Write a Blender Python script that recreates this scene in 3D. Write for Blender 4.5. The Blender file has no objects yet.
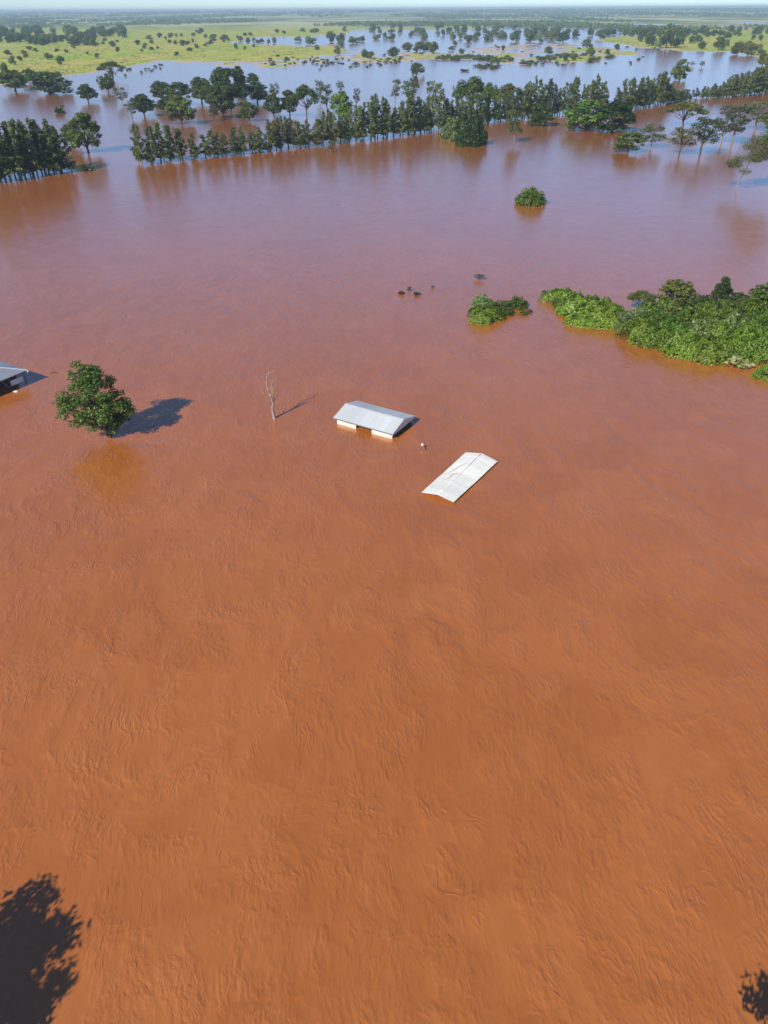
import bpy, bmesh, math, random
import numpy as np
from mathutils import Matrix, Vector

# ------------------------------------------------------------------ camera, sky, sun, exposure
S = bpy.context.scene
COL = S.collection
FOC = 739.0
CAM_H = 50.0
PITCH = math.atan(502.5 / FOC)          # tilted down
ROLL = math.radians(0.37)
SUN_EL = math.radians(36.5)
SHADOW_AZ = math.radians(52.0)          # shadows run to the right and away
EXPOSURE = 0.36

cp, sp = math.cos(PITCH), math.sin(PITCH)
cr, sr = math.cos(ROLL), math.sin(ROLL)
R0 = Vector((1, 0, 0)); U0 = Vector((0, sp, cp)); F0 = Vector((0, cp, -sp))
CR = R0 * cr - U0 * sr
CU = R0 * sr + U0 * cr
cam_data = bpy.data.cameras.new('camera')
cam = bpy.data.objects.new('camera', cam_data)
COL.objects.link(cam)
m = Matrix.Identity(4)
for i in range(3):
    m[i][0], m[i][1], m[i][2] = CR[i], CU[i], -F0[i]
m[2][3] = CAM_H
cam.matrix_world = m
cam_data.sensor_fit = 'VERTICAL'
cam_data.sensor_height = 36.0
cam_data.lens = FOC / 1024 * 36.0
cam_data.clip_start = 0.5
cam_data.clip_end = 80000
S.camera = cam

w = bpy.data.worlds.new('World'); S.world = w; w.use_nodes = True
nt = w.node_tree; nt.nodes.clear()
sky = nt.nodes.new('ShaderNodeTexSky'); sky.sky_type = 'NISHITA'; sky.sun_disc = False
sky.sun_elevation = SUN_EL
sky.sun_rotation = math.atan2(-math.cos(SHADOW_AZ), -math.sin(SHADOW_AZ))
sky.altitude = 100; sky.air_density = 0.65; sky.dust_density = 0.0; sky.ozone_density = 6.0
bg = nt.nodes.new('ShaderNodeBackground'); bg.inputs['Strength'].default_value = 0.10
wo = nt.nodes.new('ShaderNodeOutputWorld')
nt.links.new(sky.outputs[0], bg.inputs[0]); nt.links.new(bg.outputs[0], wo.inputs[0])

sl = bpy.data.lights.new('sun', 'SUN'); sl.energy = 4.2; sl.angle = math.radians(0.5)
sl.color = (1.0, 0.94, 0.84)
sun = bpy.data.objects.new('sun', sl); COL.objects.link(sun)
sdir = Vector((-math.cos(SHADOW_AZ) * math.cos(SUN_EL), -math.sin(SHADOW_AZ) * math.cos(SUN_EL), math.sin(SUN_EL)))
sun.rotation_euler = sdir.to_track_quat('Z', 'Y').to_euler()
sun.location = (-60, -60, 40)

S.view_settings.view_transform = 'Standard'
S.view_settings.look = 'None'
S.view_settings.gamma = 1.0
S.view_settings.exposure = EXPOSURE
S.cycles.max_bounces = 8
S.cycles.volume_bounces = 0
S.cycles.transparent_max_bounces = 8

# ------------------------------------------------------------------ helpers
rng = np.random.default_rng(7)
random.seed(7)


def at(px, py, z=0.0):
    """where the sight line through a picture point meets the level z"""
    a, b = (px - 384) / FOC, (512 - py) / FOC
    a, b = a * cr + b * sr, -a * sr + b * cr
    d = (a, cp + b * sp, -sp + b * cp)
    t = (CAM_H - z) / -d[2]
    return Vector((d[0] * t, d[1] * t, z))


def proj(x, y, z):
    dz = z - CAM_H
    dep = y * cp - dz * sp
    a, b = x / dep, (y * sp + dz * cp) / dep
    a, b = a * cr - b * sr, a * sr + b * cr
    return 384 + FOC * a, 512 - FOC * b, dep


def height_to(pos, ytop):
    lo, hi = 0.0, 60.0
    for _ in range(40):
        mid = (lo + hi) / 2
        if proj(pos[0], pos[1], mid)[1] > ytop: lo = mid
        else: hi = mid
    return lo


def depth_of(p):
    return p[1] * cp + CAM_H * sp


class N:
    """small node tree helper"""
    def __init__(s, tree): s.t = tree
    def new(s, kind, **kw):
        n = s.t.nodes.new(kind)
        for k, v in kw.items(): setattr(n, k, v)
        return n
    def link(s, a, b): s.t.links.new(a, b)
    def val(s, sock, v):
        if isinstance(v, bpy.types.NodeSocket): s.link(v, sock)
        else: sock.default_value = v
    def math(s, op, a, b=0.0, c=None):
        n = s.new('ShaderNodeMath', operation=op)
        s.val(n.inputs[0], a); s.val(n.inputs[1], b)
        if c is not None: s.val(n.inputs[2], c)
        return n.outputs[0]
    def vmath(s, op, a, b=(0, 0, 0)):
        n = s.new('ShaderNodeVectorMath', operation=op)
        s.val(n.inputs[0], a)
        if op == 'SCALE': s.val(n.inputs['Scale'], b)
        else: s.val(n.inputs[1], b)
        return n.outputs[0]
    def noise(s, vec, scale, detail=2.0, rough=0.5, dist=0.0, color=False):
        n = s.new('ShaderNodeTexNoise')
        s.link(vec, n.inputs['Vector'])
        n.inputs['Scale'].default_value = scale
        n.inputs['Detail'].default_value = detail
        n.inputs['Roughness'].default_value = rough
        n.inputs['Distortion'].default_value = dist
        return n.outputs['Color' if color else 'Fac']
    def ramp(s, fac, a, b):
        n = s.new('ShaderNodeMapRange'); n.clamp = True
        n.interpolation_type = 'SMOOTHSTEP'
        s.link(fac, n.inputs[0])
        n.inputs[1].default_value, n.inputs[2].default_value = a, b
        return n.outputs[0]
    def mix(s, fac, a, b):
        n = s.new('ShaderNodeMix', data_type='RGBA')
        s.val(n.inputs[0], fac)
        for i, v in ((6, a), (7, b)):
            if isinstance(v, bpy.types.NodeSocket): s.link(v, n.inputs[i])
            else: n.inputs[i].default_value = (*v, 1)
        return n.outputs[2]
    def mapping(s, vec, rot=0.0, scale=(1, 1, 1)):
        n = s.new('ShaderNodeMapping')
        s.link(vec, n.inputs[0])
        n.inputs['Rotation'].default_value = (0, 0, rot)
        n.inputs['Scale'].default_value = scale
        return n.outputs[0]


def new_mat(name):
    mt = bpy.data.materials.new(name); mt.use_nodes = True
    t = mt.node_tree; t.nodes.clear()
    n = N(t)
    out = n.new('ShaderNodeOutputMaterial')
    return mt, n, out


def principled(n, out):
    b = n.new('ShaderNodeBsdfPrincipled')
    n.link(b.outputs[0], out.inputs[0])
    return b


def solid_mat(name, col, rough=0.7, var=0.25, scale=3.0, stretch=(1, 1, 1), spec=0.3, metal=0.0, dirt=None, dirt_amt=0.5):
    mt, n, out = new_mat(name)
    b = principled(n, out)
    tc = n.new('ShaderNodeTexCoord').outputs['Object']
    v = n.mapping(tc, 0, stretch)
    f = n.noise(v, scale, 4, 0.6)
    f2 = n.noise(v, scale * 6, 2, 0.6)
    f = n.math('ADD', n.math('MULTIPLY', f, 0.7), n.math('MULTIPLY', f2, 0.3))
    lo = tuple(c * (1 - var) for c in col); hi = tuple(min(1, c * (1 + var)) for c in col)
    c = n.mix(n.ramp(f, 0.3, 0.7), lo, hi)
    if dirt:
        g = n.noise(v, scale * 0.6, 5, 0.65, 0.4)
        c = n.mix(n.math('MULTIPLY', n.ramp(g, 0.5, 0.72), dirt_amt), c, dirt)
    n.link(c, b.inputs['Base Color'])
    b.inputs['Roughness'].default_value = rough
    b.inputs['Specular IOR Level'].default_value = spec
    b.inputs['Metallic'].default_value = metal
    return mt


def leaf_mat(name, col, tip=None, tip_amt=0.25, lo=0.5):
    """leaves: every leaf of its own tone, a little light coming through"""
    mt, n, out = new_mat(name)
    geo = n.new('ShaderNodeNewGeometry')
    oi = n.new('ShaderNodeObjectInfo')
    r = geo.outputs['Random Per Island']
    dark = tuple(c * lo for c in col); light = tuple(c * 1.45 for c in col)
    c = n.mix(r, dark, light)
    if tip:
        rr = n.math('FRACT', n.math('MULTIPLY', r, 17.31))
        c = n.mix(n.math('LESS_THAN', rr, tip_amt), c, tip)
    o = oi.outputs['Random']
    h = n.new('ShaderNodeHueSaturation')
    n.link(c, h.inputs['Color'])
    n.link(n.math('ADD', 0.485, n.math('MULTIPLY', o, 0.03)), h.inputs['Hue'])
    n.link(n.math('ADD', 0.8, n.math('MULTIPLY', n.math('FRACT', n.math('MULTIPLY', o, 7.7)), 0.45)), h.inputs['Value'])
    c = h.outputs[0]
    b = n.new('ShaderNodeBsdfPrincipled')
    n.link(c, b.inputs['Base Color'])
    b.inputs['Roughness'].default_value = 0.55
    b.inputs['Specular IOR Level'].default_value = 0.15
    tr = n.new('ShaderNodeBsdfTranslucent')
    n.link(n.mix(0.35, c, (col[0] * 1.5, col[1] * 1.7, col[2] * 0.6)), tr.inputs[0])
    mx = n.new('ShaderNodeMixShader'); mx.inputs[0].default_value = 0.25
    n.link(b.outputs[0], mx.inputs[1]); n.link(tr.outputs[0], mx.inputs[2])
    n.link(mx.outputs[0], out.inputs[0])
    return mt


def quads_mesh(name, V, mat):
    """V: (n,4,3) array of separate quads"""
    n = len(V)
    me = bpy.data.meshes.new(name)
    me.vertices.add(n * 4); me.loops.add(n * 4); me.polygons.add(n)
    me.vertices.foreach_set('co', np.ascontiguousarray(V, np.float32).reshape(-1))
    me.loops.foreach_set('vertex_index', np.arange(n * 4, dtype=np.int32))
    me.polygons.foreach_set('loop_start', np.arange(0, n * 4, 4, dtype=np.int32))
    me.update(calc_edges=True)
    me.validate()
    if mat: me.materials.append(mat)
    return me


def unit(v):
    return v / np.maximum(np.linalg.norm(v, axis=-1, keepdims=True), 1e-9)


def leaf_quads(P, Nrm, size, g, aspect=0.6, droop=0.0):
    n = len(P)
    t = unit(np.cross(Nrm, unit(g.normal(size=(n, 3)))))
    if droop:
        t = unit(t + np.array([0, 0, -droop]))
        Nrm = unit(Nrm - (Nrm * t).sum(1, keepdims=True) * t)
    b = np.cross(Nrm, t)
    s = size[:, None]
    bend = Nrm * s * g.uniform(-0.15, 0.15, (n, 1))
    j = lambda: g.uniform(0.7, 1.3, (n, 1))
    return np.stack([P - t * s * j(), P + b * s * aspect * j() + bend, P + t * s * j(), P - b * s * aspect * j() + bend], 1)


def clump_leaves(clumps, per_m2, size, g, shell=0.55, up=0.25, aspect=0.6, droop=0.0, rnd=0.7, floor=None):
    out = []
    for (c, r) in clumps:
        c = np.array(c, float); r = np.array(r if np.ndim(r) else (r, r, r), float)
        area = 4 * math.pi * ((r[0] * r[1]) ** 1.6 + (r[0] * r[2]) ** 1.6 + (r[1] * r[2]) ** 1.6) ** (1 / 1.6) / 3 ** (1 / 1.6)
        n = max(6, int(area * per_m2))
        d = unit(g.normal(size=(n, 3)))
        rad = shell + (1.05 - shell) * g.uniform(0, 1, (n, 1)) ** 0.7
        P = c + d * r * rad
        nr = unit(d / r * r.mean() + rnd * g.normal(size=(n, 3)) * 0.7 + np.array([0, 0, up]))
        sz = size * g.uniform(0.6, 1.35, n)
        if floor is not None:
            k = P[:, 2] > floor
            P, nr, sz = P[k], nr[k], sz[k]
        out.append(leaf_quads(P, nr, sz, g, aspect, droop))
    return np.concatenate(out)


class MB:
    """collects tubes, boxes, prisms into one mesh"""
    def __init__(s): s.v, s.f = [], []
    def quad(s, *p):
        k = len(s.v); s.v += [tuple(q) for q in p]; s.f.append(tuple(range(k, k + len(p))))
    def tube(s, pts, rad, n=7, cap=True):
        pts = [Vector(p) for p in pts]; k0 = len(s.v)
        for i, p in enumerate(pts):
            d = (pts[min(i + 1, len(pts) - 1)] - pts[max(i - 1, 0)]).normalized()
            u = d.cross(Vector((0.31, 0.95, 0.05)) if abs(d.y) < 0.9 else Vector((1, 0, 0))).normalized()
            v = d.cross(u)
            for j in range(n):
                a = 2 * math.pi * j / n
                s.v.append(tuple(p + (u * math.cos(a) + v * math.sin(a)) * rad[i]))
        for i in range(len(pts) - 1):
            for j in range(n):
                a, b = k0 + i * n + j, k0 + i * n + (j + 1) % n
                s.f.append((a, b, b + n, a + n))
        if cap:
            s.f.append(tuple(k0 + j for j in range(n))[::-1])
            s.f.append(tuple(k0 + (len(pts) - 1) * n + j for j in range(n)))
    def box(s, o, ax, ay, az):
        """o corner, three edge vectors"""
        o, ax, ay, az = map(Vector, (o, ax, ay, az))
        c = [o, o + ax, o + ax + ay, o + ay]; c += [q + az for q in c]
        k = len(s.v); s.v += [tuple(q) for q in c]
        s.f += [tuple(k + i for i in q) for q in ((0, 3, 2, 1), (4, 5, 6, 7), (0, 1, 5, 4), (1, 2, 6, 5), (2, 3, 7, 6), (3, 0, 4, 7))]
    def slab(s, poly, d):
        """polygon extruded by vector d"""
        poly = [Vector(p) for p in poly]; d = Vector(d); k = len(s.v); n = len(poly)
        s.v += [tuple(p) for p in poly] + [tuple(p + d) for p in poly]
        s.f.append(tuple(range(k, k + n))[::-1]); s.f.append(tuple(range(k + n, k + 2 * n)))
        for i in range(n):
            j = (i + 1) % n
            s.f.append((k + i, k + j, k + n + j, k + n + i))
    def ball(s, c, r, n=8, m_=5):
        k0 = len(s.v)
        for i in range(m_ + 1):
            th = math.pi * i / m_
            for j in range(n):
                ph = 2 * math.pi * j / n
                s.v.append((c[0] + r * math.sin(th) * math.cos(ph), c[1] + r * math.sin(th) * math.sin(ph), c[2] + r * math.cos(th)))
        for i in range(m_):
            for j in range(n):
                a, b = k0 + i * n + j, k0 + i * n + (j + 1) % n
                s.f.append((a, a + n, b + n, b))
    def mesh(s, name, mat, smooth=False):
        me = bpy.data.meshes.new(name); me.from_pydata(s.v, [], s.f)
        bm = bmesh.new(); bm.from_mesh(me); bmesh.ops.recalc_face_normals(bm, faces=bm.faces); bm.to_mesh(me); bm.free()
        me.materials.append(mat)
        if smooth:
            me.polygons.foreach_set('use_smooth', [True] * len(me.polygons))
        me.update()
        return me


def link(name, data, parent=None):
    o = bpy.data.objects.new(name, data); COL.objects.link(o)
    if parent: o.parent = parent
    return o


def tag(o, label, cat, group=None):
    o['label'] = label; o['category'] = cat
    if group: o['group'] = group
    return o


def thing(name, label, cat, loc, rz=0.0, group=None):
    o = link(name, None); o.location = loc; o.rotation_euler = (0, 0, rz)
    o.empty_display_size = 0.5
    return tag(o, label, cat, group)


# ------------------------------------------------------------------ terrain
def vnoise(x, y, seed=0):
    xi, yi = np.floor(x).astype(np.int64), np.floor(y).astype(np.int64)
    fx, fy = x - xi, y - yi
    fx, fy = fx * fx * (3 - 2 * fx), fy * fy * (3 - 2 * fy)
    def h(i, j):
        q = (i * 374761393 + j * 668265263 + seed * 974634777) & 0xffffffff
        q = ((q ^ (q >> 13)) * 1274126177) & 0xffffffff
        return ((q ^ (q >> 16)) & 0xffff) / 65535.0
    return (h(xi, yi) * (1 - fx) + h(xi + 1, yi) * fx) * (1 - fy) + (h(xi, yi + 1) * (1 - fx) + h(xi + 1, yi + 1) * fx) * fy


def poly_sd(px, py, poly):
    """signed distance to a polygon, positive inside"""
    d = np.full(px.shape, 1e9); ins = np.zeros(px.shape, bool)
    n = len(poly)
    for i in range(n):
        x0, y0 = poly[i]; x1, y1 = poly[(i + 1) % n]
        ex, ey = x1 - x0, y1 - y0
        t = np.clip(((px - x0) * ex + (py - y0) * ey) / (ex * ex + ey * ey), 0, 1)
        d = np.minimum(d, np.hypot(px - x0 - t * ex, py - y0 - t * ey))
        if y0 != y1:
            c = ((y0 > py) != (y1 > py)) & (px < (x1 - x0) * (py - y0) / (y1 - y0) + x0)
            ins ^= c
    return np.where(ins, d, -d)


GRASS_LEFT = [(-160, 98), (0, 86), (60, 78), (100, 72), (120, 68), (140, 64), (170, 61), (215, 62), (256, 63.5), (300, 58), (335, 55),
              (350, 50), (335, 45.5), (256, 45), (230, 43), (256, 38), (300, 37), (345, 34), (360, 28), (420, 26), (256, 21), (-160, 21)]
GRASS_RIGHT = [(600, 42), (640, 48), (680, 51), (710, 51.5), (735, 52), (755, 56), (768, 66), (790, 76), (900, 80), (900, 28), (700, 29), (640, 35), (600, 38)]
FLAT_MID = [(165, 61), (256, 67), (330, 66), (400, 62), (470, 58), (455, 52), (380, 50), (300, 55), (215, 60)]
FLAT_RIGHT = [(445, 58), (500, 63), (560, 64), (620, 57), (640, 53), (600, 43), (500, 46), (450, 52)]


def land_height(x, y):
    dz = -CAM_H
    dep = y * cp - dz * sp
    a, b = x / dep, (y * sp + dz * cp) / dep
    a, b = a * cr - b * sr, a * sr + b * cr
    px, py = 384 + FOC * a, 512 - FOC * b
    ds = np.maximum(y, 300) / 700.0
    n1 = vnoise(x / 60, y / 90, 1) - 0.5; n2 = vnoise(x / 17, y / 30, 2) - 0.5; n3 = vnoise(x / 240, y / 400, 3) - 0.5
    n4 = vnoise(x / 6, y / 26, 4) - 0.5
    nz = n1 * 0.9 + n2 * 1.0 + n3 * 0.5 + n4 * 0.7
    h = np.full(x.shape, -2.0)
    for poly, top, soft, k in ((GRASS_LEFT, 1.0, 2.4, 0.75), (GRASS_RIGHT, 0.9, 2.0, 0.6), (FLAT_MID, 0.16, 3.5, 1.0), (FLAT_RIGHT, 0.13, 3.5, 1.0)):
        sd = poly_sd(px, py, poly)
        q = np.clip(sd / soft, -2.0, 1.0)
        h = np.maximum(h, np.where(q < 0, q, top * q) + nz * k * np.clip(1.2 + q, 0, 1))
    far = np.clip((y - 2700) / 1100, -1.5, 1)
    h = np.maximum(h, far * 0.9 + (n3 * 1.6 + n1 * 0.8) * np.clip(1.2 + far, 0, 1))
    roll = np.clip((y - 4500) / 9000, 0, 1)
    hill = roll * (24 + 20 * (vnoise(x / 2600 + 7, y / 3500, 5) + 0.5 * vnoise(x / 900, y / 1500, 6)) / 1.5)
    ridge = np.clip((y - 13500) / 3000, 0, 1)
    hill = hill + ridge * (2 + 5 * vnoise(x / 1700 + 3, y / 9000, 8))
    h = h + np.where(y > 4500, np.minimum(hill, 49.0), 0)
    return np.where(py > 110, -3.0, np.maximum(h, -3.0))


def ground():
    ys = [-180.0, 0.0, 150.0, 300.0, 420.0]
    y = 480.0
    while y < 19000:
        ys.append(y); y *= 1.0105
    ys.append(19000.0)
    ys = np.array(ys); nx = 440
    t = np.linspace(-1, 1, nx)
    Y, T = np.meshgrid(ys, t, indexing='ij')
    X = T * (260 + 0.80 * np.maximum(Y, 0))
    Z = land_height(X, Y)
    V = np.stack([X, Y, Z], -1).reshape(-1, 3)
    i = np.arange((len(ys) - 1) * nx).reshape(len(ys) - 1, nx)[:, :-1].reshape(-1)
    F = np.stack([i, i + 1, i + nx + 1, i + nx], 1)
    me = bpy.data.meshes.new('ground')
    me.from_pydata(V.tolist(), [], F.tolist())
    me.polygons.foreach_set('use_smooth', [True] * len(me.polygons))
    mt, n, out = new_mat('grassland')
    b = principled(n, out)
    geo = n.new('ShaderNodeNewGeometry')
    P = geo.outputs['Position']
    big = n.noise(n.mapping(P, 0, (1 / 130, 1 / 260, 1)), 1.0, 4, 0.6)
    mid = n.noise(n.mapping(P, 0, (1 / 28, 1 / 50, 1)), 1.0, 4, 0.65)
    fine = n.noise(n.mapping(P, 0, (1 / 6, 1 / 9, 1)), 1.0, 3, 0.7)
    c = n.mix(n.ramp(big, 0.38, 0.62), (0.46, 0.41, 0.10), (0.30, 0.43, 0.05))
    c = n.mix(n.math('MULTIPLY', n.ramp(mid, 0.48, 0.64), 0.85), c, (0.53, 0.47, 0.14))
    mid2 = n.noise(n.mapping(P, 0.3, (1 / 22, 1 / 80, 1)), 1.0, 5, 0.7)
    c = n.mix(n.math('MULTIPLY', n.ramp(mid2, 0.52, 0.66), 0.7), c, (0.17, 0.24, 0.05))
    c = n.mix(n.math('MULTIPLY', n.ramp(fine, 0.52, 0.68), 0.6), c, (0.13, 0.17, 0.04))
    sx = n.new('ShaderNodeSeparateXYZ'); n.link(P, sx.inputs[0])
    # the wet rim where the land goes under is bare brownish mud
    zz = n.math('ADD', sx.outputs[2], n.math('MULTIPLY', n.math('SUBTRACT', mid, 0.5), 0.6))
    c = n.mix(n.ramp(zz, 0.42, 0.12), c, (0.48, 0.39, 0.37))
    # the far country carries bush between the fields
    fy = n.ramp(sx.outputs[1], 2200.0, 4200.0)
    wood = n.mix(n.ramp(n.noise(n.mapping(P, 0, (1 / 420, 1 / 1500, 1)), 1.0, 5, 0.6), 0.42, 0.56), (0.10, 0.14, 0.05), (0.50, 0.50, 0.27))
    c = n.mix(fy, c, wood)
    n.link(c, b.inputs['Base Color'])
    b.inputs['Roughness'].default_value = 0.95
    b.inputs['Specular IOR Level'].default_value = 0.1
    me.materials.append(mt)
    o = link('ground', me); o['kind'] = 'structure'


def water():
    mt, n, out = new_mat('muddy_water')
    b = principled(n, out)
    geo = n.new('ShaderNodeNewGeometry'); P = geo.outputs['Position']
    # silt: broad streaks of slightly different mud
    warp = n.vmath('SCALE', n.vmath('SUBTRACT', n.noise(P, 1 / 12, 2, 0.5, 0, True), (0.5, 0.5, 0.5)), 5.0)
    warp2 = n.vmath('SCALE', n.vmath('SUBTRACT', n.noise(P, 1 / 2.2, 2, 0.5, 0, True), (0.5, 0.5, 0.5)), 0.7)
    Q = n.vmath('ADD', P, warp)
    QQ = n.vmath('ADD', Q, warp2)
    silt = n.noise(n.mapping(Q, 0.5, (1 / 30, 1 / 70, 1)), 1.0, 4, 0.6)
    silt2 = n.noise(n.mapping(QQ, 0.9, (1 / 2.0, 1 / 6.0, 1)), 1.0, 3, 0.6)
    c = n.mix(n.ramp(silt, 0.3, 0.7), WATER_A, WATER_B)
    c = n.mix(n.math('MULTIPLY', n.ramp(silt2, 0.45, 0.75), 0.2), c, WATER_C)
    n.link(c, b.inputs['Base Color'])
    b.inputs['Roughness'].default_value = 0.21
    b.inputs['IOR'].default_value = 1.62
    b.inputs['Coat Weight'].default_value = 1.0
    b.inputs['Coat Roughness'].default_value = 0.175
    b.inputs['Coat IOR'].default_value = 1.46
    b.inputs['Diffuse Roughness'].default_value = 0.0
    # surface: calm slicks and ruffled patches, current seams, fine wrinkles
    patch = n.ramp(n.noise(n.mapping(Q, 0.4, (1 / 3.2, 1 / 6, 1)), 1.0, 3, 0.6), 0.40, 0.66)
    patch = n.math('ADD', n.math('MULTIPLY', patch, 0.8), 0.2)
    patch2 = n.ramp(n.noise(n.mapping(P, -0.8, (1 / 20, 1 / 12, 1)), 1.0, 3, 0.5), 0.35, 0.6)
    w1a = n.noise(n.mapping(QQ, -0.5, (1 / 0.36, 1 / 0.85, 1)), 1.0, 1, 0.4, 0.5)
    w1b = n.noise(n.mapping(QQ, 0.45, (1 / 0.34, 1 / 0.80, 1)), 1.0, 1, 0.4, 0.5)
    w1 = n.math('ADD', n.math('MULTIPLY', w1a, patch2), n.math('MULTIPLY', w1b, n.math('SUBTRACT', 1.0, patch2)))
    w2 = n.noise(n.mapping(QQ, 0.15, (1 / 0.19, 1 / 0.40, 1)), 1.0, 1, 0.4, 0.8)
    w3 = n.noise(n.mapping(Q, 0.2, (1 / 1.5, 1 / 2.8, 1)), 1.0, 1, 0.5)
    # sharper crests where two currents rub
    rg = n.noise(n.mapping(QQ, -0.6, (1 / 0.75, 1 / 2.2, 1)), 1.0, 1, 0.5, 0.6)
    rg = n.math('POWER', n.ramp(n.math('ABSOLUTE', n.math('SUBTRACT', rg, 0.5)), 0.12, 0.0), 2.0)
    spare = n.ramp(n.noise(Q, 1 / 5, 3, 0.6), 0.50, 0.66)
    # nested curved wrinkles where the current shears: contour lines of a slow field
    fld = n.noise(n.mapping(QQ, -0.7, (1 / 3.2, 1 / 8.5, 1)), 1.0, 1, 0.45, 0.3)
    ct = n.math('SINE', n.math('MULTIPLY', fld, 2 * math.pi * 13))
    sp2 = n.ramp(n.noise(Q, 1 / 6, 3, 0.6), 0.50, 0.68)
    hgt = n.math('MULTIPLY', n.math('ADD', n.math('MULTIPLY', w1, 0.19), n.math('MULTIPLY', w2, 0.085)), patch)
    hgt = n.math('ADD', hgt, n.math('MULTIPLY', w3, 0.05))
    hgt = n.math('ADD', hgt, n.math('MULTIPLY', n.math('MULTIPLY', rg, spare), 0.06))
    hgt = n.math('ADD', hgt, n.math('MULTIPLY', n.math('MULTIPLY', ct, sp2), 0.020))
    bp = n.new('ShaderNodeBump'); bp.inputs['Strength'].default_value = 1.0; bp.inputs['Distance'].default_value = BUMP
    n.link(hgt, bp.inputs['Height'])
    n.link(bp.outputs[0], b.inputs['Normal'])
    me = bpy.data.meshes.new('water')
    y0, y1 = -180, 18990
    me.from_pydata([(-255, y0, 0), (255, y0, 0), (255, 0, 0), (15400, y1, 0), (-15400, y1, 0), (-255, 0, 0)], [], [(0, 1, 2, 5), (5, 2, 3, 4)])
    me.materials.append(mt)
    o = link('water', me); o['kind'] = 'structure'


WATER_A = (0.405, 0.124, 0.023)
WATER_B = (0.46, 0.147, 0.032)
WATER_C = (0.56, 0.205, 0.055)
BUMP = 0.55
ground()
water()


def haze():
    mb = MB()
    mb.box((-15900, -260, -5), (31800, 0, 0), (0, 19600, 0), (0, 0, 75))
    mt, n, out = new_mat('haze_air')
    v = n.new('ShaderNodeVolumePrincipled')
    v.inputs['Density'].default_value = HAZE
    v.inputs['Color'].default_value = (0.60, 0.84, 1.0, 1)
    v.inputs['Anisotropy'].default_value = 0.0
    try:
        v.inputs['Density Attribute'].default_value = ''
        v.inputs['Temperature Attribute'].default_value = ''
    except Exception: pass
    n.link(v.outputs[0], out.inputs['Volume'])
    me = mb.mesh('haze', mt)
    o = link('haze', me); o['kind'] = 'stuff'


HAZE = 1.3e-4
haze()

# ------------------------------------------------------------------ vegetation kinds
LEAF = {
    'euc': leaf_mat('eucalyptus_leaves', (0.130, 0.170, 0.044), (0.25, 0.27, 0.11), 0.2),
    'euc_pale': leaf_mat('pale_eucalyptus_leaves', (0.10, 0.125, 0.065)),
    'dark': leaf_mat('dark_leaves', (0.066, 0.102, 0.026), (0.14, 0.17, 0.05), 0.18),
    'deep': leaf_mat('deep_green_leaves', (0.036, 0.070, 0.016), (0.09, 0.13, 0.03), 0.15),
    'mid': leaf_mat('mid_green_leaves', (0.100, 0.145, 0.030), (0.19, 0.22, 0.07), 0.18),
    'fresh': leaf_mat('fresh_green_leaves', (0.10, 0.18, 0.020), (0.24, 0.30, 0.08), 0.15, 0.4),
    'lone': leaf_mat('mango_leaves', (0.080, 0.140, 0.024), (0.21, 0.24, 0.11), 0.15),
    'yellow': leaf_mat('yellowish_leaves', (0.14, 0.15, 0.035)),
    'pale': leaf_mat('grey_green_leaves', (0.155, 0.215, 0.07), (0.29, 0.33, 0.16), 0.2),
    'bright': leaf_mat('bright_vine_leaves', (0.135, 0.235, 0.018), (0.30, 0.38, 0.12), 0.17, 0.38),
    'cream': leaf_mat('cream_plant_leaves', (0.42, 0.40, 0.22), (0.25, 0.33, 0.08), 0.4),
    'dry': leaf_mat('dry_twigs', (0.11, 0.085, 0.06)),
}
BARK_PALE = solid_mat('pale_bark', (0.25, 0.215, 0.175), 0.85, 0.35, 1.2, (2, 2, 0.4))
BARK_DARK = solid_mat('dark_bark', (0.105, 0.078, 0.055), 0.9, 0.35, 1.5, (2, 2, 0.4))

CACHE = {}


def limb_pts(a, b, g, bend=0.12, n=4):
    a, b = np.array(a, float), np.array(b, float)
    L = np.linalg.norm(b - a); o = g.normal(size=3) * L * bend
    return [tuple(a + (b - a) * t + o * math.sin(math.pi * t)) for t in np.linspace(0, 1, n)]


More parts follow.
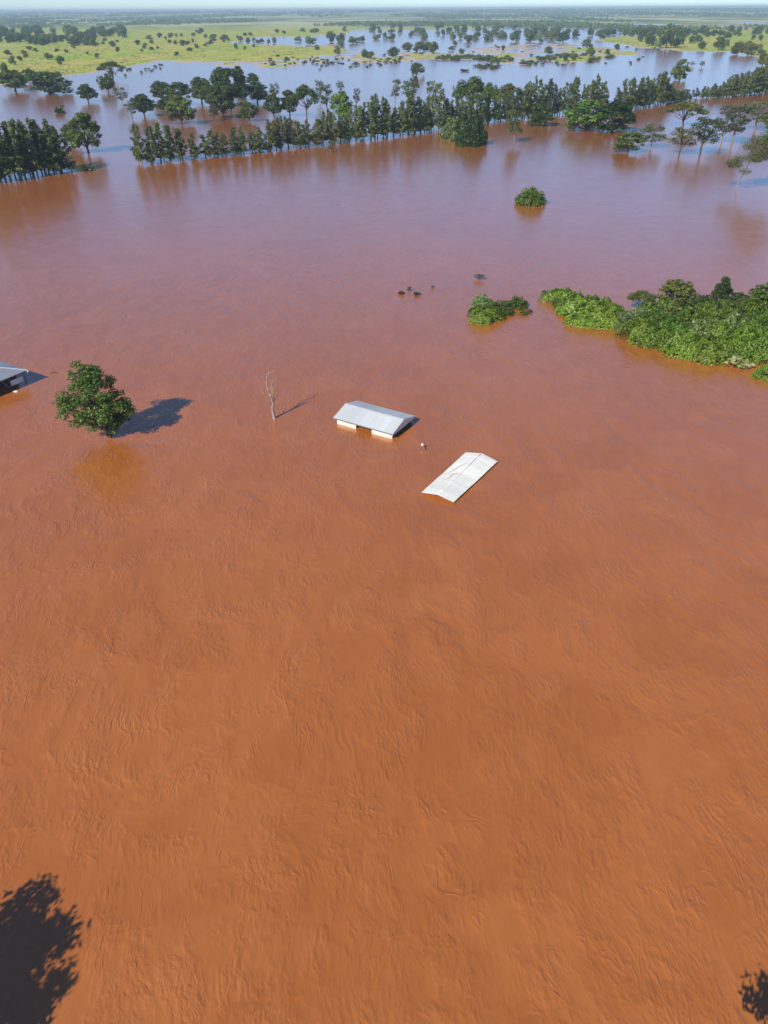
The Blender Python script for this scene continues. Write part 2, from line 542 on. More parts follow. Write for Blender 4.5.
def build_kind(kind, var):
    """returns (quads of the crown, trunk MB, width, height, leaf key default, bark)"""
    g = np.random.default_rng(hash_id(kind, var))
    mb = MB()
    U = g.uniform
    if kind == 'euc':
        H = 20.0; lean = g.normal(size=2) * 0.5
        axis = lambda z: np.array([lean[0] * (z / H) ** 2, lean[1] * (z / H) ** 2, z])
        mb.tube([tuple(axis(z)) if z > 0 else (0, 0, z) for z in (-1.5, 0, 4, 9, 14, 18.5)], [0.24, 0.22, 0.18, 0.14, 0.09, 0.03], 6)
        cl = []
        base = U(1.6, 2.8)
        for i in range(34):
            z = base + (H - 0.9 - base) * (i + U(0, 1)) / 34
            f = (z - base) / (H - base)
            wide = 1.9 * (0.62 + 0.6 * math.sin(math.pi * min(1, f * 0.86 + 0.1))) * (1.05 - 0.85 * f ** 2.2)
            a = U(0, 6.28); d = wide * U(0.15, 0.85)
            c = axis(z) + np.array([math.cos(a) * d, math.sin(a) * d, 0])
            r = U(0.7, 1.25) * (1.0 - 0.5 * f)
            cl.append((c, (r, r, r * U(1.0, 1.6))))
            if i % 2: mb.tube(limb_pts(axis(z - 1.3), c, g), [0.07, 0.05, 0.04, 0.02], 4)
        cl.append((axis(H - 0.9), (0.45, 0.45, 1.1)))
        Q = clump_leaves(cl, 6.6, 0.30, g, 0.3, 0.1, 0.5, 0.5, 1.0)
        return Q, mb, 4.6, 20.0
    if kind in ('round', 'dome'):
        H = 11.0; lo = 1.7 if kind == 'round' else 0.3; Wd = 5.6
        mb.tube([(0, 0, -1.5), (0, 0, 0), (U(-.2, .2), U(-.2, .2), lo), (U(-.5, .5), U(-.5, .5), 6.0)], [0.42, 0.36, 0.28, 0.12], 7)
        cl = []
        for i in range(46):
            a = U(0, 6.28); f = U(0, 1) ** 0.85
            z = lo + 0.9 + (H - lo - 1.9) * f
            rad = Wd * (math.sqrt(max(0.04, 1 - (1.55 * (f - 0.36)) ** 2))) * U(0.35, 0.82)
            c = (math.cos(a) * rad, math.sin(a) * rad, z)
            r = U(0.95, 1.9) * (1.1 - 0.3 * f)
            cl.append((c, (r, r, r * 0.72)))
            if i % 3 == 0: mb.tube(limb_pts((0, 0, lo * 0.8), c, g), [0.17, 0.12, 0.08, 0.03], 5)
        Q = clump_leaves(cl, 3.6, 0.40, g, 0.45, 0.35, 0.6, 0.1, 0.8)
        return Q, mb, 11.4, 11.0
    if kind == 'umbrella':
        H = 10.0; lo = 4.2
        mb.tube([(0, 0, -1.5), (0, 0, 0), (U(-.4, .4), U(-.4, .4), 2.6), (U(-.6, .6), U(-.6, .6), lo)], [0.36, 0.32, 0.26, 0.16], 7)
        cl = []
        for i in range(36):
            a = U(0, 6.28); q = math.sqrt(U(0, 1)); rad = 5.6 * q
            z = H - 1.0 - 2.6 * q ** 2 + U(-1.6, 0.3)
            c = (math.cos(a) * rad, math.sin(a) * rad, z); r = U(1.1, 1.9)
            cl.append((c, (r, r, r * 0.6)))
            if i % 2 == 0: mb.tube(limb_pts((0, 0, lo * U(0.5, 0.95)), c, g, 0.08), [0.14, 0.10, 0.07, 0.03], 5)
        Q = clump_leaves(cl, 3.6, 0.34, g, 0.35, 0.5, 0.6, 0.0, 0.8)
        return Q, mb, 13.0, 10.0
    if kind == 'sparse':
        H = 10.0
        mb.tube([(0, 0, -1.5), (0, 0, 0), (U(-.3, .3), U(-.3, .3), 3), (U(-.6, .6), U(-.6, .6), 6.5), (U(-.8, .8), U(-.8, .8), 9.2)], [0.22, 0.19, 0.15, 0.1, 0.03], 6)
        cl = []
        for i in range(24):
            a = U(0, 6.28); z = U(3.2, 9.4); f = (z - 3.2) / 6.2
            rad = 3.0 * math.sqrt(max(0.05, 1 - (1.5 * (f - 0.5)) ** 2)) * U(0.4, 1.0)
            c = (math.cos(a) * rad, math.sin(a) * rad, z); r = U(0.75, 1.35)
            cl.append((c, (r, r, r * 0.7)))
            mb.tube(limb_pts((0, 0, z - 1.6), c, g), [0.08, 0.06, 0.045, 0.02], 4)
        Q = clump_leaves(cl, 4.0, 0.26, g, 0.2, 0.2, 0.55, 0.3, 1.0)
        return Q, mb, 7.4, 10.0
    if kind == 'bush':
        H = 3.2; cl = [((math.cos(k * .785) * 2.6, math.sin(k * .785) * 2.6, 0.5), (1.2, 1.2, .9)) for k in range(8)]
        for i in range(26):
            a = U(0, 6.28); q = math.sqrt(U(0, 1)); rad = 3.7 * q
            z = (H - 0.6) * (1 - q ** 2.6) * U(0.45, 1.0) + 0.1
            r = U(0.55, 1.05)
            cl.append(((math.cos(a) * rad, math.sin(a) * rad, z), (r, r, r * 0.85)))
        for i in range(5):
            a = U(0, 6.28); mb.tube(limb_pts((math.cos(a) * 0.3, math.sin(a) * 0.3, -0.8), (math.cos(a) * 2, math.sin(a) * 2, 2.0), g), [0.1, 0.08, 0.05, 0.02], 5)
        Q = clump_leaves(cl, 12.0, 0.20, g, 0.5, 0.4, 0.6, 0.35, 0.9, floor=-0.05)
        return Q, mb, 8.2, 3.2
    if kind == 'vine':
        # low mound overgrown with creepers hanging to the water
        H = 3.4; n = 5200
        a = U(0, 6.28, n); q = np.sqrt(U(0, 1, n)) * 1.02
        lob = 1 + 0.16 * np.sin(3 * a + U(0, 6)) + 0.1 * np.sin(5 * a + U(0, 6))
        rad = 4.2 * q * lob
        x, y = rad * np.cos(a), rad * np.sin(a)
        dome = (H - 0.45) * np.sqrt(np.clip(1 - q ** 2.4, 0, 1))
        ph = U(0, 6)
        bump = 0.42 * np.sin(x * 1.9 + ph) * np.sin(y * 2.1 + 1.3) + 0.28 * np.sin(x * 4.3 + y * 2.0 + ph)
        z = np.maximum(dome + bump * np.clip(1.2 - q, 0, 1) * 1.7 + g.normal(size=n) * 0.16, g.uniform(0.0, 0.2, n))
        nr = unit(np.stack([x * 0.35 - 0.8 * np.cos(x * 1.9 + ph), y * 0.35 - 0.8 * np.cos(y * 2.1 + 1.3), np.full(n, 1.3)], 1) + g.normal(size=(n, 3)) * 0.6)
        Q = leaf_quads(np.stack([x, y, z], 1), nr, 0.19 * U(0.55, 1.5, n), g, 0.55, 0.35)
        for i in range(5):
            t = U(0, 6.28); mb.tube(limb_pts((math.cos(t) * 0.5, math.sin(t) * 0.5, -0.8), (math.cos(t) * 2.2, math.sin(t) * 2.2, 1.9), g), [0.1, 0.08, 0.05, 0.02], 5)
        return Q, mb, 8.6, 3.4
    if kind == 'far':
        H = 10.0; lo = 0.4
        mb.tube([(0, 0, -1.5), (0, 0, 0), (0, 0, 6)], [0.4, 0.35, 0.2], 5)
        cl = []
        for i in range(15):
            a = U(0, 6.28); q = math.sqrt(U(0, 1)); rad = 3.0 * q
            z = lo + 1.0 + (H - lo - 3.0) * (1 - 0.5 * q * q) * U(0.1, 1.0)
            r = U(1.3, 2.2); cl.append(((math.cos(a) * rad, math.sin(a) * rad, z), (r, r, r * 0.9)))
        Q = clump_leaves(cl, 2.4, 0.46, g, 0.35, 0.4, 0.7, 0.0, 0.9)
        return Q, mb, 10.0, 10.0
    if kind == 'shrub':
        cl = []
        for i in range(7):
            a = U(0, 6.28); rad = 1.1 * math.sqrt(U(0, 1)); r = U(0.45, 0.8)
            cl.append(((math.cos(a) * rad, math.sin(a) * rad, U(0.2, 1.3)), (r, r, r * 0.8)))
        mb.tube([(0, 0, -0.8), (0, 0, 0.4), (0.1, 0, 1.2)], [0.12, 0.1, 0.04], 5)
        Q = clump_leaves(cl, 5.0, 0.30, g, 0.4, 0.4, 0.65, 0.0, 0.9, floor=-0.05)
        return Q, mb, 3.4, 2.0


def hash_id(kind, var):
    h = 17
    for ch in kind: h = (h * 131 + ord(ch)) % 1000003
    return h * 31 + var


def kind_mesh(kind, var, leaf, bark):
    k = (kind, var)
    if k not in CACHE: CACHE[k] = build_kind(kind, var)
    Q, mb, W0, H0 = CACHE[k]
    if type(W0) is float:
        pts = Q.mean(1)
        ex = np.percentile(pts[:, :2], 97.5, axis=0) - np.percentile(pts[:, :2], 2.5, axis=0)
        W0 = np.float64(ex.mean() * 1.02); H0 = np.float64(np.percentile(pts[:, 2], 99.7) + 0.1)
        CACHE[k] = (Q, mb, W0, H0)
    ck = (kind, var, leaf)
    if ck not in CACHE: CACHE[ck] = quads_mesh('crown', Q, LEAF[leaf])
    bk = (kind, var, bark.name)
    if bk not in CACHE: CACHE[bk] = mb.mesh('trunk', bark, True)
    return CACHE[ck], CACHE[bk], W0, H0


def plant(name, kind, leaf, pos, W, H, label, cat='tree', group=None, bark=None, var=None, lean=(0, 0), stem='trunk', crown='crown'):
    bark = bark or (BARK_PALE if kind == 'euc' else BARK_DARK)
    var = random.randrange(8 if kind == 'euc' else 5) if var is None else var
    cm, tm, W0, H0 = kind_mesh(kind, var, leaf, bark)
    t = thing(name, label, cat, pos, random.uniform(0, 6.28), group)
    if lean != (0, 0):
        t.rotation_euler = (lean[0], lean[1], 0)
    t.scale = (W / W0, W / W0, H / H0)
    link(stem, tm, t); link(crown, cm, t)
    return t


def plant_px(name, kind, leaf, x, yb, hpx, wpx, label, cat='tree', group=None, z=0.0, **kw):
    p = at(x, yb, z)
    H = max(0.5, height_to(p, yb - hpx)) - z
    W = wpx * depth_of(p) / FOC
    return plant(name, kind, leaf, p, W, H, label, cat, group, **kw)


def ground_z(p):
    return float(max(0.0, land_height(np.array([p[0]]), np.array([p[1]]))[0]))


# ------------------------------------------------------------------ buildings
TIN = None


def tin_mat(name, col, rib_dir, pitch=0.25, metal=0.35, rough=0.42, dirt=(0.3, 0.17, 0.09), dirt_amt=0.35, seam=None):
    """sheet roofing: ribs along rib_dir (an angle in plan), faint sheet laps and grime"""
    mt, n, out = new_mat(name)
    b = principled(n, out)
    tc = n.new('ShaderNodeTexCoord').outputs['Object']
    v = n.mapping(tc, -rib_dir, (1, 1, 1))
    sx = n.new('ShaderNodeSeparateXYZ'); n.link(v, sx.inputs[0])
    wv = n.math('SINE', n.math('MULTIPLY', sx.outputs[1], 2 * math.pi / pitch))
    sheet = n.math('FLOOR', n.math('MULTIPLY', sx.outputs[1], 1 / 1.05))
    wn = n.new('ShaderNodeTexWhiteNoise'); wn.noise_dimensions = '1D'; n.link(sheet, wn.inputs['W'])
    c = n.mix(wn.outputs['Value'], tuple(k * 0.88 for k in col), tuple(min(1, k * 1.08) for k in col))
    lap = n.math('FRACT', n.math('MULTIPLY', sx.outputs[0], 1 / 1.7))
    c = n.mix(n.math('MULTIPLY', n.math('LESS_THAN', lap, 0.05), 0.15), c, tuple(k * 0.55 for k in col))
    g = n.noise(n.mapping(v, 0, (0.35, 1.6, 1)), 1.0, 5, 0.65)
    c = n.mix(n.math('MULTIPLY', n.ramp(g, 0.5, 0.75), dirt_amt), c, dirt)
    n.link(c, b.inputs['Base Color'])
    b.inputs['Metallic'].default_value = metal
    b.inputs['Roughness'].default_value = rough
    bp = n.new('ShaderNodeBump'); bp.inputs['Distance'].default_value = 0.006; bp.inputs['Strength'].default_value = 0.7
    n.link(wv, bp.inputs['Height']); n.link(bp.outputs[0], b.inputs['Normal'])
    return mt


CREAM = solid_mat('cream_render', (0.76, 0.69, 0.58), 0.85, 0.08, 1.5, dirt=(0.42, 0.24, 0.12), dirt_amt=0.5)
DARK_IN = solid_mat('painted_shade_plaster', (0.085, 0.07, 0.06), 0.9, 0.25, 1.0)  # interior shade put into the plaster colour, darker than the walls themselves
TIMBER = solid_mat('weathered_timber', (0.16, 0.11, 0.075), 0.9, 0.3, 2.0, (1, 1, 4))
WHITE_PAINT = solid_mat('white_paint', (0.78, 0.77, 0.73), 0.6, 0.06, 2.0)
BOARD_WHITE = solid_mat('pale_board', (0.80, 0.83, 0.86), 0.55, 0.06, 1.0)
GREY_TRIM = solid_mat('grey_trim', (0.17, 0.19, 0.21), 0.6, 0.2, 2.0)


def gable_shed():
    p0 = at(333.6, 418.0, 0.98); p1 = at(392.3, 434.4, 0.98)
    L = (p1 - p0).length; ang = math.atan2(p1.y - p0.y, p1.x - p0.x)
    Wd, ez, rz_ = 6.5, 0.98, 1.88
    t = thing('shed', 'grey tin gable roofed shed with cream walls just above the brown water', 'shed', (p0.x, p0.y, 0), ang)
    h = Wd / 2; s = (rz_ - ez) / h
    tin = tin_mat('tin_roof', (0.61, 0.64, 0.655), math.pi / 2, 0.28, 0.08, 0.5, (0.45, 0.36, 0.3), 0.25)
    th = 0.05
    mb = MB()
    mb.slab([(0, 0, ez), (L, 0, ez), (L, h, rz_), (0, h, rz_)], (0, 0, th))
    mb.slab([(0, h + 0.003, rz_), (L, h + 0.003, rz_), (L, Wd, ez), (0, Wd, ez)], (0, 0, th))
    roof = link('roof', mb.mesh('roof', tin), t)
    cap = MB()
    for sg in (-1, 1):
        cap.slab([(-0.03, h, rz_ + th + 0.035), (L + 0.03, h, rz_ + th + 0.035), (L + 0.03, h + sg * 0.28, rz_ + th + 0.035 - 0.28 * s), (-0.03, h + sg * 0.28, rz_ + th + 0.035 - 0.28 * s)], (0, 0, 0.012))
    link('ridge_cap', cap.mesh('ridge_cap', solid_mat('ridge_metal', (0.62, 0.65, 0.68), 0.5, 0.1, 1.0, metal=0.3)), roof)
    mb = MB()
    mb.box((-0.02, -0.045, ez - 0.10), (L + 0.04, 0, 0), (0, 0.04, 0), (0, 0, 0.13))
    mb.box((-0.02, Wd + 0.005, ez - 0.10), (L + 0.04, 0, 0), (0, 0.04, 0), (0, 0, 0.13))
    link('fascia', mb.mesh('fascia', GREY_TRIM), roof)
    # barge boards on both gable ends
    for x in (-0.06, L + 0.02):
        for (ya, yb, za, zb) in ((0, h - 0.001, ez, rz_), (h + 0.001, Wd, rz_, ez)):
            mb = MB()
            mb.slab([(x, ya, za - 0.09), (x, yb, zb - 0.09), (x, yb, zb + 0.07), (x, ya, za + 0.07)], (0.04, 0, 0))
            link('barge_board', mb.mesh('barge_board', WHITE_PAINT), roof)
    # front wall in two pieces with the wide opening between them
    for a, b in ((0.35, 0.365 * L), (0.635 * L, L - 0.22)):
        mb = MB(); mb.box((a, 0.35, -1.6), (b - a, 0, 0), (0, 0.18, 0), (0, 0, 1.6 + ez + 0.06))
        link('front_wall', mb.mesh('front_wall', CREAM), t)
    mb = MB(); mb.box((0.35, Wd - 0.53, -1.6), (L - 0.57, 0, 0), (0, 0.18, 0), (0, 0, 1.6 + ez + 0.06))
    link('back_wall', mb.mesh('back_wall', CREAM), t)
    for x, mat in ((0.35, CREAM), (L - 0.40, CREAM)):
        mb = MB(); mb.box((x + 0.003, 0.533, -1.6), (0.174, 0, 0), (0, Wd - 1.066, 0), (0, 0, 1.6 + 0.42))
        link('end_wall', mb.mesh('end_wall', DARK_IN), t)
        xg = 0.02 if x < 1 else L - 0.06
        mb = MB(); mb.slab([(xg, 0.12, ez - 0.30), (xg, Wd - 0.12, ez - 0.30), (xg, Wd - 0.12, ez - 0.02), (xg, h, rz_ - 0.03), (xg, 0.12, ez - 0.02)], (0.04, 0, 0))
        link('gable_panel', mb.mesh('gable_panel', solid_mat('gable_tin', (0.62, 0.68, 0.74), 0.5, 0.08, 1.0, metal=0.2)), t)
    for k in range(5):
        x = 0.6 + (L - 1.2) * k / 4
        mb = MB(); mb.tube([(x, 0.6, ez + 0.05), (x, h, rz_ - 0.06), (x, Wd - 0.6, ez + 0.05)], [0.05, 0.05, 0.05], 5)
        link('rafter', mb.mesh('rafter', TIMBER), t)


def sunken_roof():
    p0 = at(421.5, 492.6, .25); p1 = at(453.7, 502.3, .25); p3 = at(466, 452.4, .25); p2 = at(497.7, 461.4, .25)
    t = thing('roof', 'long white sheet roof of a drowned building lying level with the water', 'roof', (p0.x, p0.y, 0), 0)
    e = lambda p: Vector((p.x - p0.x, p.y - p0.y, 0))
    a, b, c, d = e(p0), e(p1), e(p2), e(p3)
    lv = (d - a); ang = math.atan2(lv.y, lv.x)
    sheet = tin_mat('white_sheet', (0.88, 0.87, 0.80), ang + math.pi / 2, 0.20, 0.0, 0.6, (0.52, 0.40, 0.28), 0.22)
    mb = MB(); n = 10
    for k in range(n):
        f0, f1 = k / n, (k + 1) / n - 0.002
        sag = lambda f: 0.05 * math.sin(f * 9.0) + 0.03 * math.sin(f * 23)
        def P(f, s):
            l, r = a.lerp(d, f), b.lerp(c, f)
            z = 0.26 + sag(f) * 0.5
            rz = 0.62 + 0.16 * f + sag(f)
            if s == 0: return Vector((l.x, l.y, z))
            if s == 2: return Vector((r.x, r.y, z - 0.02))
            m_ = l.lerp(r, 0.5); return Vector((m_.x, m_.y, rz))
        lift = 0.012 * (k % 2)
        up = Vector((0, 0, lift))
        mb.slab([P(f0, 0) + up, P(f1, 0) + up, P(f1, 1) + up, P(f0, 1) + up], (0, 0, 0.02))
        mb.slab([P(f0, 1) + up, P(f1, 1) + up, P(f1, 2) + up, P(f0, 2) + up], (0, 0, 0.02))
    rf = link('roof_sheet', mb.mesh('roof_sheet', sheet), t)
    mb = MB()
    mb.tube([P(0, 1) + Vector((0, 0, 0.05)), P(0.5, 1) + Vector((0, 0, 0.06)), P(0.97, 1) + Vector((0, 0, 0.05))], [0.045, 0.045, 0.045], 6)
    link('ridge_cap', mb.mesh('ridge_cap', WHITE_PAINT, True), t)
    for f in (0.04, 0.35, 0.66, 0.95):
        for s in (0, 2):
            q = P(f, s); q = q.lerp(Vector((P(f, 1).x, P(f, 1).y, q.z)), 0.12)
            mb = MB(); mb.tube([(q.x, q.y, -1.8), (q.x, q.y, q.z + 0.02)], [0.07, 0.07], 6)
            link('post', mb.mesh('post', TIMBER), t)
    # branches washed up on the left slope
    g = np.random.default_rng(5)
    for (fa, sa, fb, sb, lab) in ((0.42, 0.10, 0.74, 0.78, 'bent brown branch washed onto the upper part of the white roof'), (0.28, 0.42, 0.52, 0.80, 'forked brown branch washed onto the middle of the white roof')):
        A = P(fa, 0).lerp(P(fa, 1), sa); B = P(fb, 0).lerp(P(fb, 1), sb)
        br = thing('branch', lab, 'branch', (p0.x, p0.y, 0))
        mb = MB()
        up = Vector((0, 0, 0.045))
        pts = [A + up, A.lerp(B, 0.35) + up + Vector((0.12, -0.1, 0.03)), A.lerp(B, 0.7) + up + Vector((-0.1, 0.05, 0.04)), B + up]
        mb.tube(pts, [0.015, 0.03, 0.028, 0.012], 5)
        for i in (1, 2):
            q = pts[i]; mb.tube([q, q + Vector((0.45, 0.15, 0.05)), q + Vector((0.8, 0.0, 0.06))], [0.022, 0.016, 0.008], 4)
        link('limb', mb.mesh('limb', solid_mat('dead_wood', (0.46, 0.33, 0.22), 0.9, 0.3, 3.0)), br)


def hip_house():
    h = 2.2
    C = at(27.3, 370.3, h)
    u = Vector((-0.53, -0.85, 0)).normalized(); v = Vector((-u.y, u.x, 0)) * -1
    v = Vector((-0.85, 0.53, 0)).normalized()
    ang = math.atan2(u.y, u.x)
    t = thing('house', 'grey hip roofed house with a dark open veranda at the left frame edge', 'house', (C.x, C.y, 0))
    Lu, Lv, rise = 9.0, 13.0, 1.35
    P = lambda a, b, z: u * a + v * b + Vector((0, 0, z))
    tin = tin_mat('blue_grey_tin', (0.42, 0.46, 0.52), ang, 0.3, 0.3, 0.4)
    k = Lu / 2
    r0, r1 = P(k, k, h + rise), P(k, Lv - k, h + rise)
    c00, c10, c11, c01 = P(0, 0, h), P(Lu, 0, h), P(Lu, Lv, h), P(0, Lv, h)
    mb = MB()
    for poly in ([c00, c10, r0], [c10, c11, r1, r0], [c11, c01, r1], [c01, c00, r0, r1]):
        mb.slab(poly, (0, 0, 0.06))
    rf = link('roof', mb.mesh('roof', tin), t)
    mb = MB()
    for a_, b_ in ((c00, r0), (c10, r0), (c01, r1), (c11, r1), (r0, r1)):
        up = Vector((0, 0, 0.08)); mb.tube([a_ + up, b_ + up], [0.09, 0.09], 6)
    link('hip_cap', mb.mesh('hip_cap', solid_mat('hip_metal', (0.55, 0.58, 0.62), 0.45, 0.1, 1.0, metal=0.3)), rf)
    mb = MB()
    mb.box(P(-0.02, -0.05, h - 0.12), u * (Lu + 0.04), v * 0.045, (0, 0, 0.16))
    mb.box(P(-0.05, 0, h - 0.12), u * 0.045, v * Lv, (0, 0, 0.16))
    link('fascia', mb.mesh('fascia', GREY_TRIM), rf)
    # back and side walls; the side towards the camera is an open veranda
    mb = MB(); mb.box(P(0.6, 2.6, -2), u * (Lu - 1.2), v * 0.2, (0, 0, 2 + h + 0.3)); link('veranda_wall', mb.mesh('veranda_wall', DARK_IN), t)
    mb = MB(); mb.box(P(0.6, 2.803, -2), u * 0.2, v * (Lv - 3.4), (0, 0, 2 + h + 0.1)); link('side_wall', mb.mesh('side_wall', solid_mat('grey_render', (0.34, 0.33, 0.31), 0.85, 0.1, 1.0)), t)
    mb = MB(); mb.box(P(Lu - 0.8, 2.803, -2), u * 0.2, v * (Lv - 3.4), (0, 0, 2 + h + 0.1)); link('side_wall', mb.mesh('side_wall', CREAM), t)
    for q in (0.5, 3.2, 5.9, Lu - 0.5):
        mb = MB(); p = P(q, 0.45, 0); mb.tube([(p.x, p.y, -2), (p.x, p.y, h - 0.05)], [0.09, 0.09], 7)
        link('veranda_post', mb.mesh('veranda_post', TIMBER), t)
    # pale boarded panel between the first posts, and a diagonal brace
    mb = MB(); mb.box(P(0.75, 0.62, 0.45), u * 2.3, v * 0.06, (0, 0, 0.85)); link('pale_panel', mb.mesh('pale_panel', BOARD_WHITE), t)
    mb = MB(); mb.tube([P(3.3, 0.62, 0.05), P(4.3, 0.62, 1.75)], [0.06, 0.06], 5); mb.tube([P(3.1, 0.60, 1.2), P(4.6, 0.62, 0.6)], [0.05, 0.05], 5)
    link('brace', mb.mesh('brace', GREY_TRIM), t)
    mb = MB(); q = P(0.02, -0.12, h - 0.16); mb.ball(q, 0.15); mb.box(q + Vector((-0.05, 0, 0.05)), u * 0.1, v * 0.2, (0, 0, 0.1))
    link('eave_lamp', mb.mesh('eave_lamp', WHITE_PAINT, True), t)
    # scrap of white foam adrift in front
    p = at(15.5, 391.6)
    mb = MB(); mb.slab([(-0.35, -0.12, -0.05), (0.3, -0.16, -0.05), (0.38, 0.1, -0.05), (-0.1, 0.17, -0.05)], (0.02, 0.01, 0.16))
    o = link('foam_board', mb.mesh('foam_board', WHITE_PAINT)); o.location = p
    tag(o, 'small white foam scrap adrift in front of the open veranda', 'debris')


gable_shed()
sunken_roof()
hip_house()


def capped_post():
    p = at(425.8, 451.0)
    t = thing('post', 'leaning post with a round white cap between the two sheds', 'post', p)
    d = at(422.6, 445.0, 0.55) - p
    mb = MB(); mb.tube([-d * 1.0, (0, 0, 0), d], [0.06, 0.06, 0.05], 6); link('pole', mb.mesh('pole', TIMBER), t)
    mb = MB(); mb.ball(d * 1.05, 0.19, 10, 7); link('cap', mb.mesh('cap', WHITE_PAINT, True), t)


capped_post()


# ------------------------------------------------------------------ the single trees near the sheds
def lone_tree():
    g = np.random.default_rng(21)
    p = at(110, 437)
    sc = depth_of(p) / FOC              # metres per picture unit there
    t = thing('tree', 'big leafy dark green tree standing alone in the brown water', 'tree', p)
    H = height_to(p, 359)
    mb = MB()
    mb.tube([(0.1, 0, -1.5), (0, 0, 0), (-0.5, 0.1, 1.8), (-1.2, 0.1, 4.0), (-1.9, 0.2, 7.0), (-2.2, 0.2, 9.5)], [0.46, 0.40, 0.34, 0.28, 0.16, 0.05], 9)
    cl = []
    U = g.uniform
    # outline: a broad body leaning left, a ragged crest on top
    def ring(cx, cz, rx, ry, rz, n, r0, r1):
        for i in range(n):
            d = unit(g.normal(size=3)); q = U(0.55, 0.98)
            r = U(r0, r1)
            cl.append((np.array([cx + d[0] * (rx - r * .8) * q, d[1] * (ry - r * .8) * q, cz + d[2] * (rz - r * .7) * q]), (r, r, r * 0.72)))
    k = H / 12.6
    ring(-1.9, 6.0 * k, 5.6, 5.0, 4.6 * k, 66, 0.55, 1.15)
    ring(-2.3, 9.7 * k, 3.0, 2.6, 2.5 * k, 20, 0.6, 1.05)
    ring(-3.9, 4.6 * k, 2.2, 2.6, 2.6 * k, 16, 0.5, 0.95)
    ring(-3.4, 8.0 * k, 2.0, 2.4, 1.9 * k, 9, 0.5, 0.95)
    ring(1.0, 4.6 * k, 3.0, 3.0, 3.6 * k, 24, 0.6, 1.15)
    ring(-0.2, 2.4 * k, 1.7, 1.6, 2.0 * k, 16, 0.5, 0.85)
    for c, r in ((( -3.2, 0.3, 11.7 * k), .7), ((-1.6, 0, 11.4 * k), .65), ((-0.7, .4, 11.1 * k), .5), ((-2.6, -.3, 12.0 * k), .5)):
        cl.append((np.array(c), (r * 1.2, r * 1.2, r * 0.7)))
    for c, r in cl[::4]:
        z = max(1.2, c[2] - 3.0)
        mb.tube(limb_pts((-0.28 * z, 0.1, z), c, g), [0.12, 0.09, 0.06, 0.02], 5)
    cl = [(c + np.array([0.85, 0, 0]), r_) for c, r_ in cl]
    Q = clump_leaves(cl, 15.0, 0.17, g, 0.45, 0.4, 0.55, 0.25, 0.85)
    link('trunk', mb.mesh('trunk', BARK_DARK, True), t)
    link('crown', quads_mesh('crown', Q, LEAF['lone']), t)


lone_tree()


def dead_tree():
    p = at(274.3, 418.5)
    s = depth_of(p) / FOC
    t = thing('dead_tree', 'bare dead tree standing alone between the leafy tree and shed', 'dead tree', p)
    wood = solid_mat('bleached_wood', (0.36, 0.29, 0.245), 0.9, 0.45, 1.1, (2, 2, 0.7))
    c = lambda x, z, y=0.0: Vector(((x - 262) / 7.68 * s, y, (445 - z) / 7.68 * s / 0.90))
    mb = MB()
    mb.tube([c(264, 520), c(262, 445), c(256, 380), c(262, 330), c(254, 285), c(246, 255)], [0.27, 0.23, 0.20, 0.17, 0.13, 0.09], 8)
    link('trunk', mb.mesh('trunk', wood, True), t)
    g = np.random.default_rng(3)
    for pts, r in (([c(246, 256), c(232, 225, .1), c(226, 195, .2), c(232, 165, .1), c(238, 118, .1)], 0.075),
                   ([c(256, 300), c(272, 265, -.2), c(262, 230, -.3), c(268, 172, -.4)], 0.075),
                   ([c(262, 330), c(274, 312, .3), c(268, 265, .4), c(274, 215, .5), c(270, 165, .5)], 0.055),
                   ([c(258, 340), c(240, 325, -.4), c(234, 262, -.6), c(246, 190, -.7)], 0.05),
                   ([c(232, 165, .1), c(240, 158, .3), c(247, 138, .4)], 0.035),
                   ([c(256, 375), c(225, 345, .2), c(222, 330, .3)], 0.035)):
        mb = MB()
        n = len(pts)
        mb.tube(pts, [1.4 * r * (1 - 0.7 * i / (n - 1)) for i in range(n)], 5)
        for q in pts[1:]:
            for _ in range(1):
                d = Vector(g.normal(size=3)) * 0.22; d.z = abs(d.z) + 0.2
                mb.tube([q, q + d, q + d * 1.9 + Vector((0, 0, 0.15))], [0.03, 0.022, 0.009], 4)
        link('branch', mb.mesh('branch', wood, True), t)


dead_tree()

# the two trees beside the helicopter's path whose shadows fall into the lower corners
def shade_tree(pos, W, H, label, seed, n):
    g = np.random.default_rng(seed); U = g.uniform
    t = thing('tree', label, 'tree', pos)
    mb = MB(); mb.tube([(0, 0, -1.5), (0, 0, 0), (.2, 0, 3), (.3, .2, H * .7)], [.5, .42, .34, .12], 8)
    cl = []
    for i in range(n):
        d = unit(g.normal(size=3)); q = U(0.2, 0.98); r = U(0.8, 1.4)
        c = np.array([d[0] * (W / 2 - r * .6) * q, d[1] * (W / 2 - r * .6) * q, H * 0.62 + d[2] * H * 0.34 * q])
        cl.append((c, (r, r, r * .7)))
        if i % 4 == 0: mb.tube(limb_pts((0.2, 0, H * .3), c, g), [.14, .1, .07, .02], 5)
    link('trunk', mb.mesh('trunk', BARK_DARK, True), t)
    link('crown', quads_mesh('crown', clump_leaves(cl, 9.0, 0.24, g, 0.2, 0.2, 0.5, 0.3, 1.0), LEAF['mid']), t)


shade_tree(Vector((-33.1, 11.5, 0)), 13.0, 13.0, 'tall leafy tree off the lower left corner that throws its shadow in', 31, 150)
shade_tree(Vector((17.0, 8.4, 0)), 9.0, 12.0, 'leafy tree below the lower right corner that throws its shadow in', 32, 60)

# ------------------------------------------------------------------ windbreak of eucalyptus
def lerp_table(tab, x):
    xs = [a for a, _ in tab]; ys = [b for _, b in tab]
    return float(np.interp(x, xs, ys))


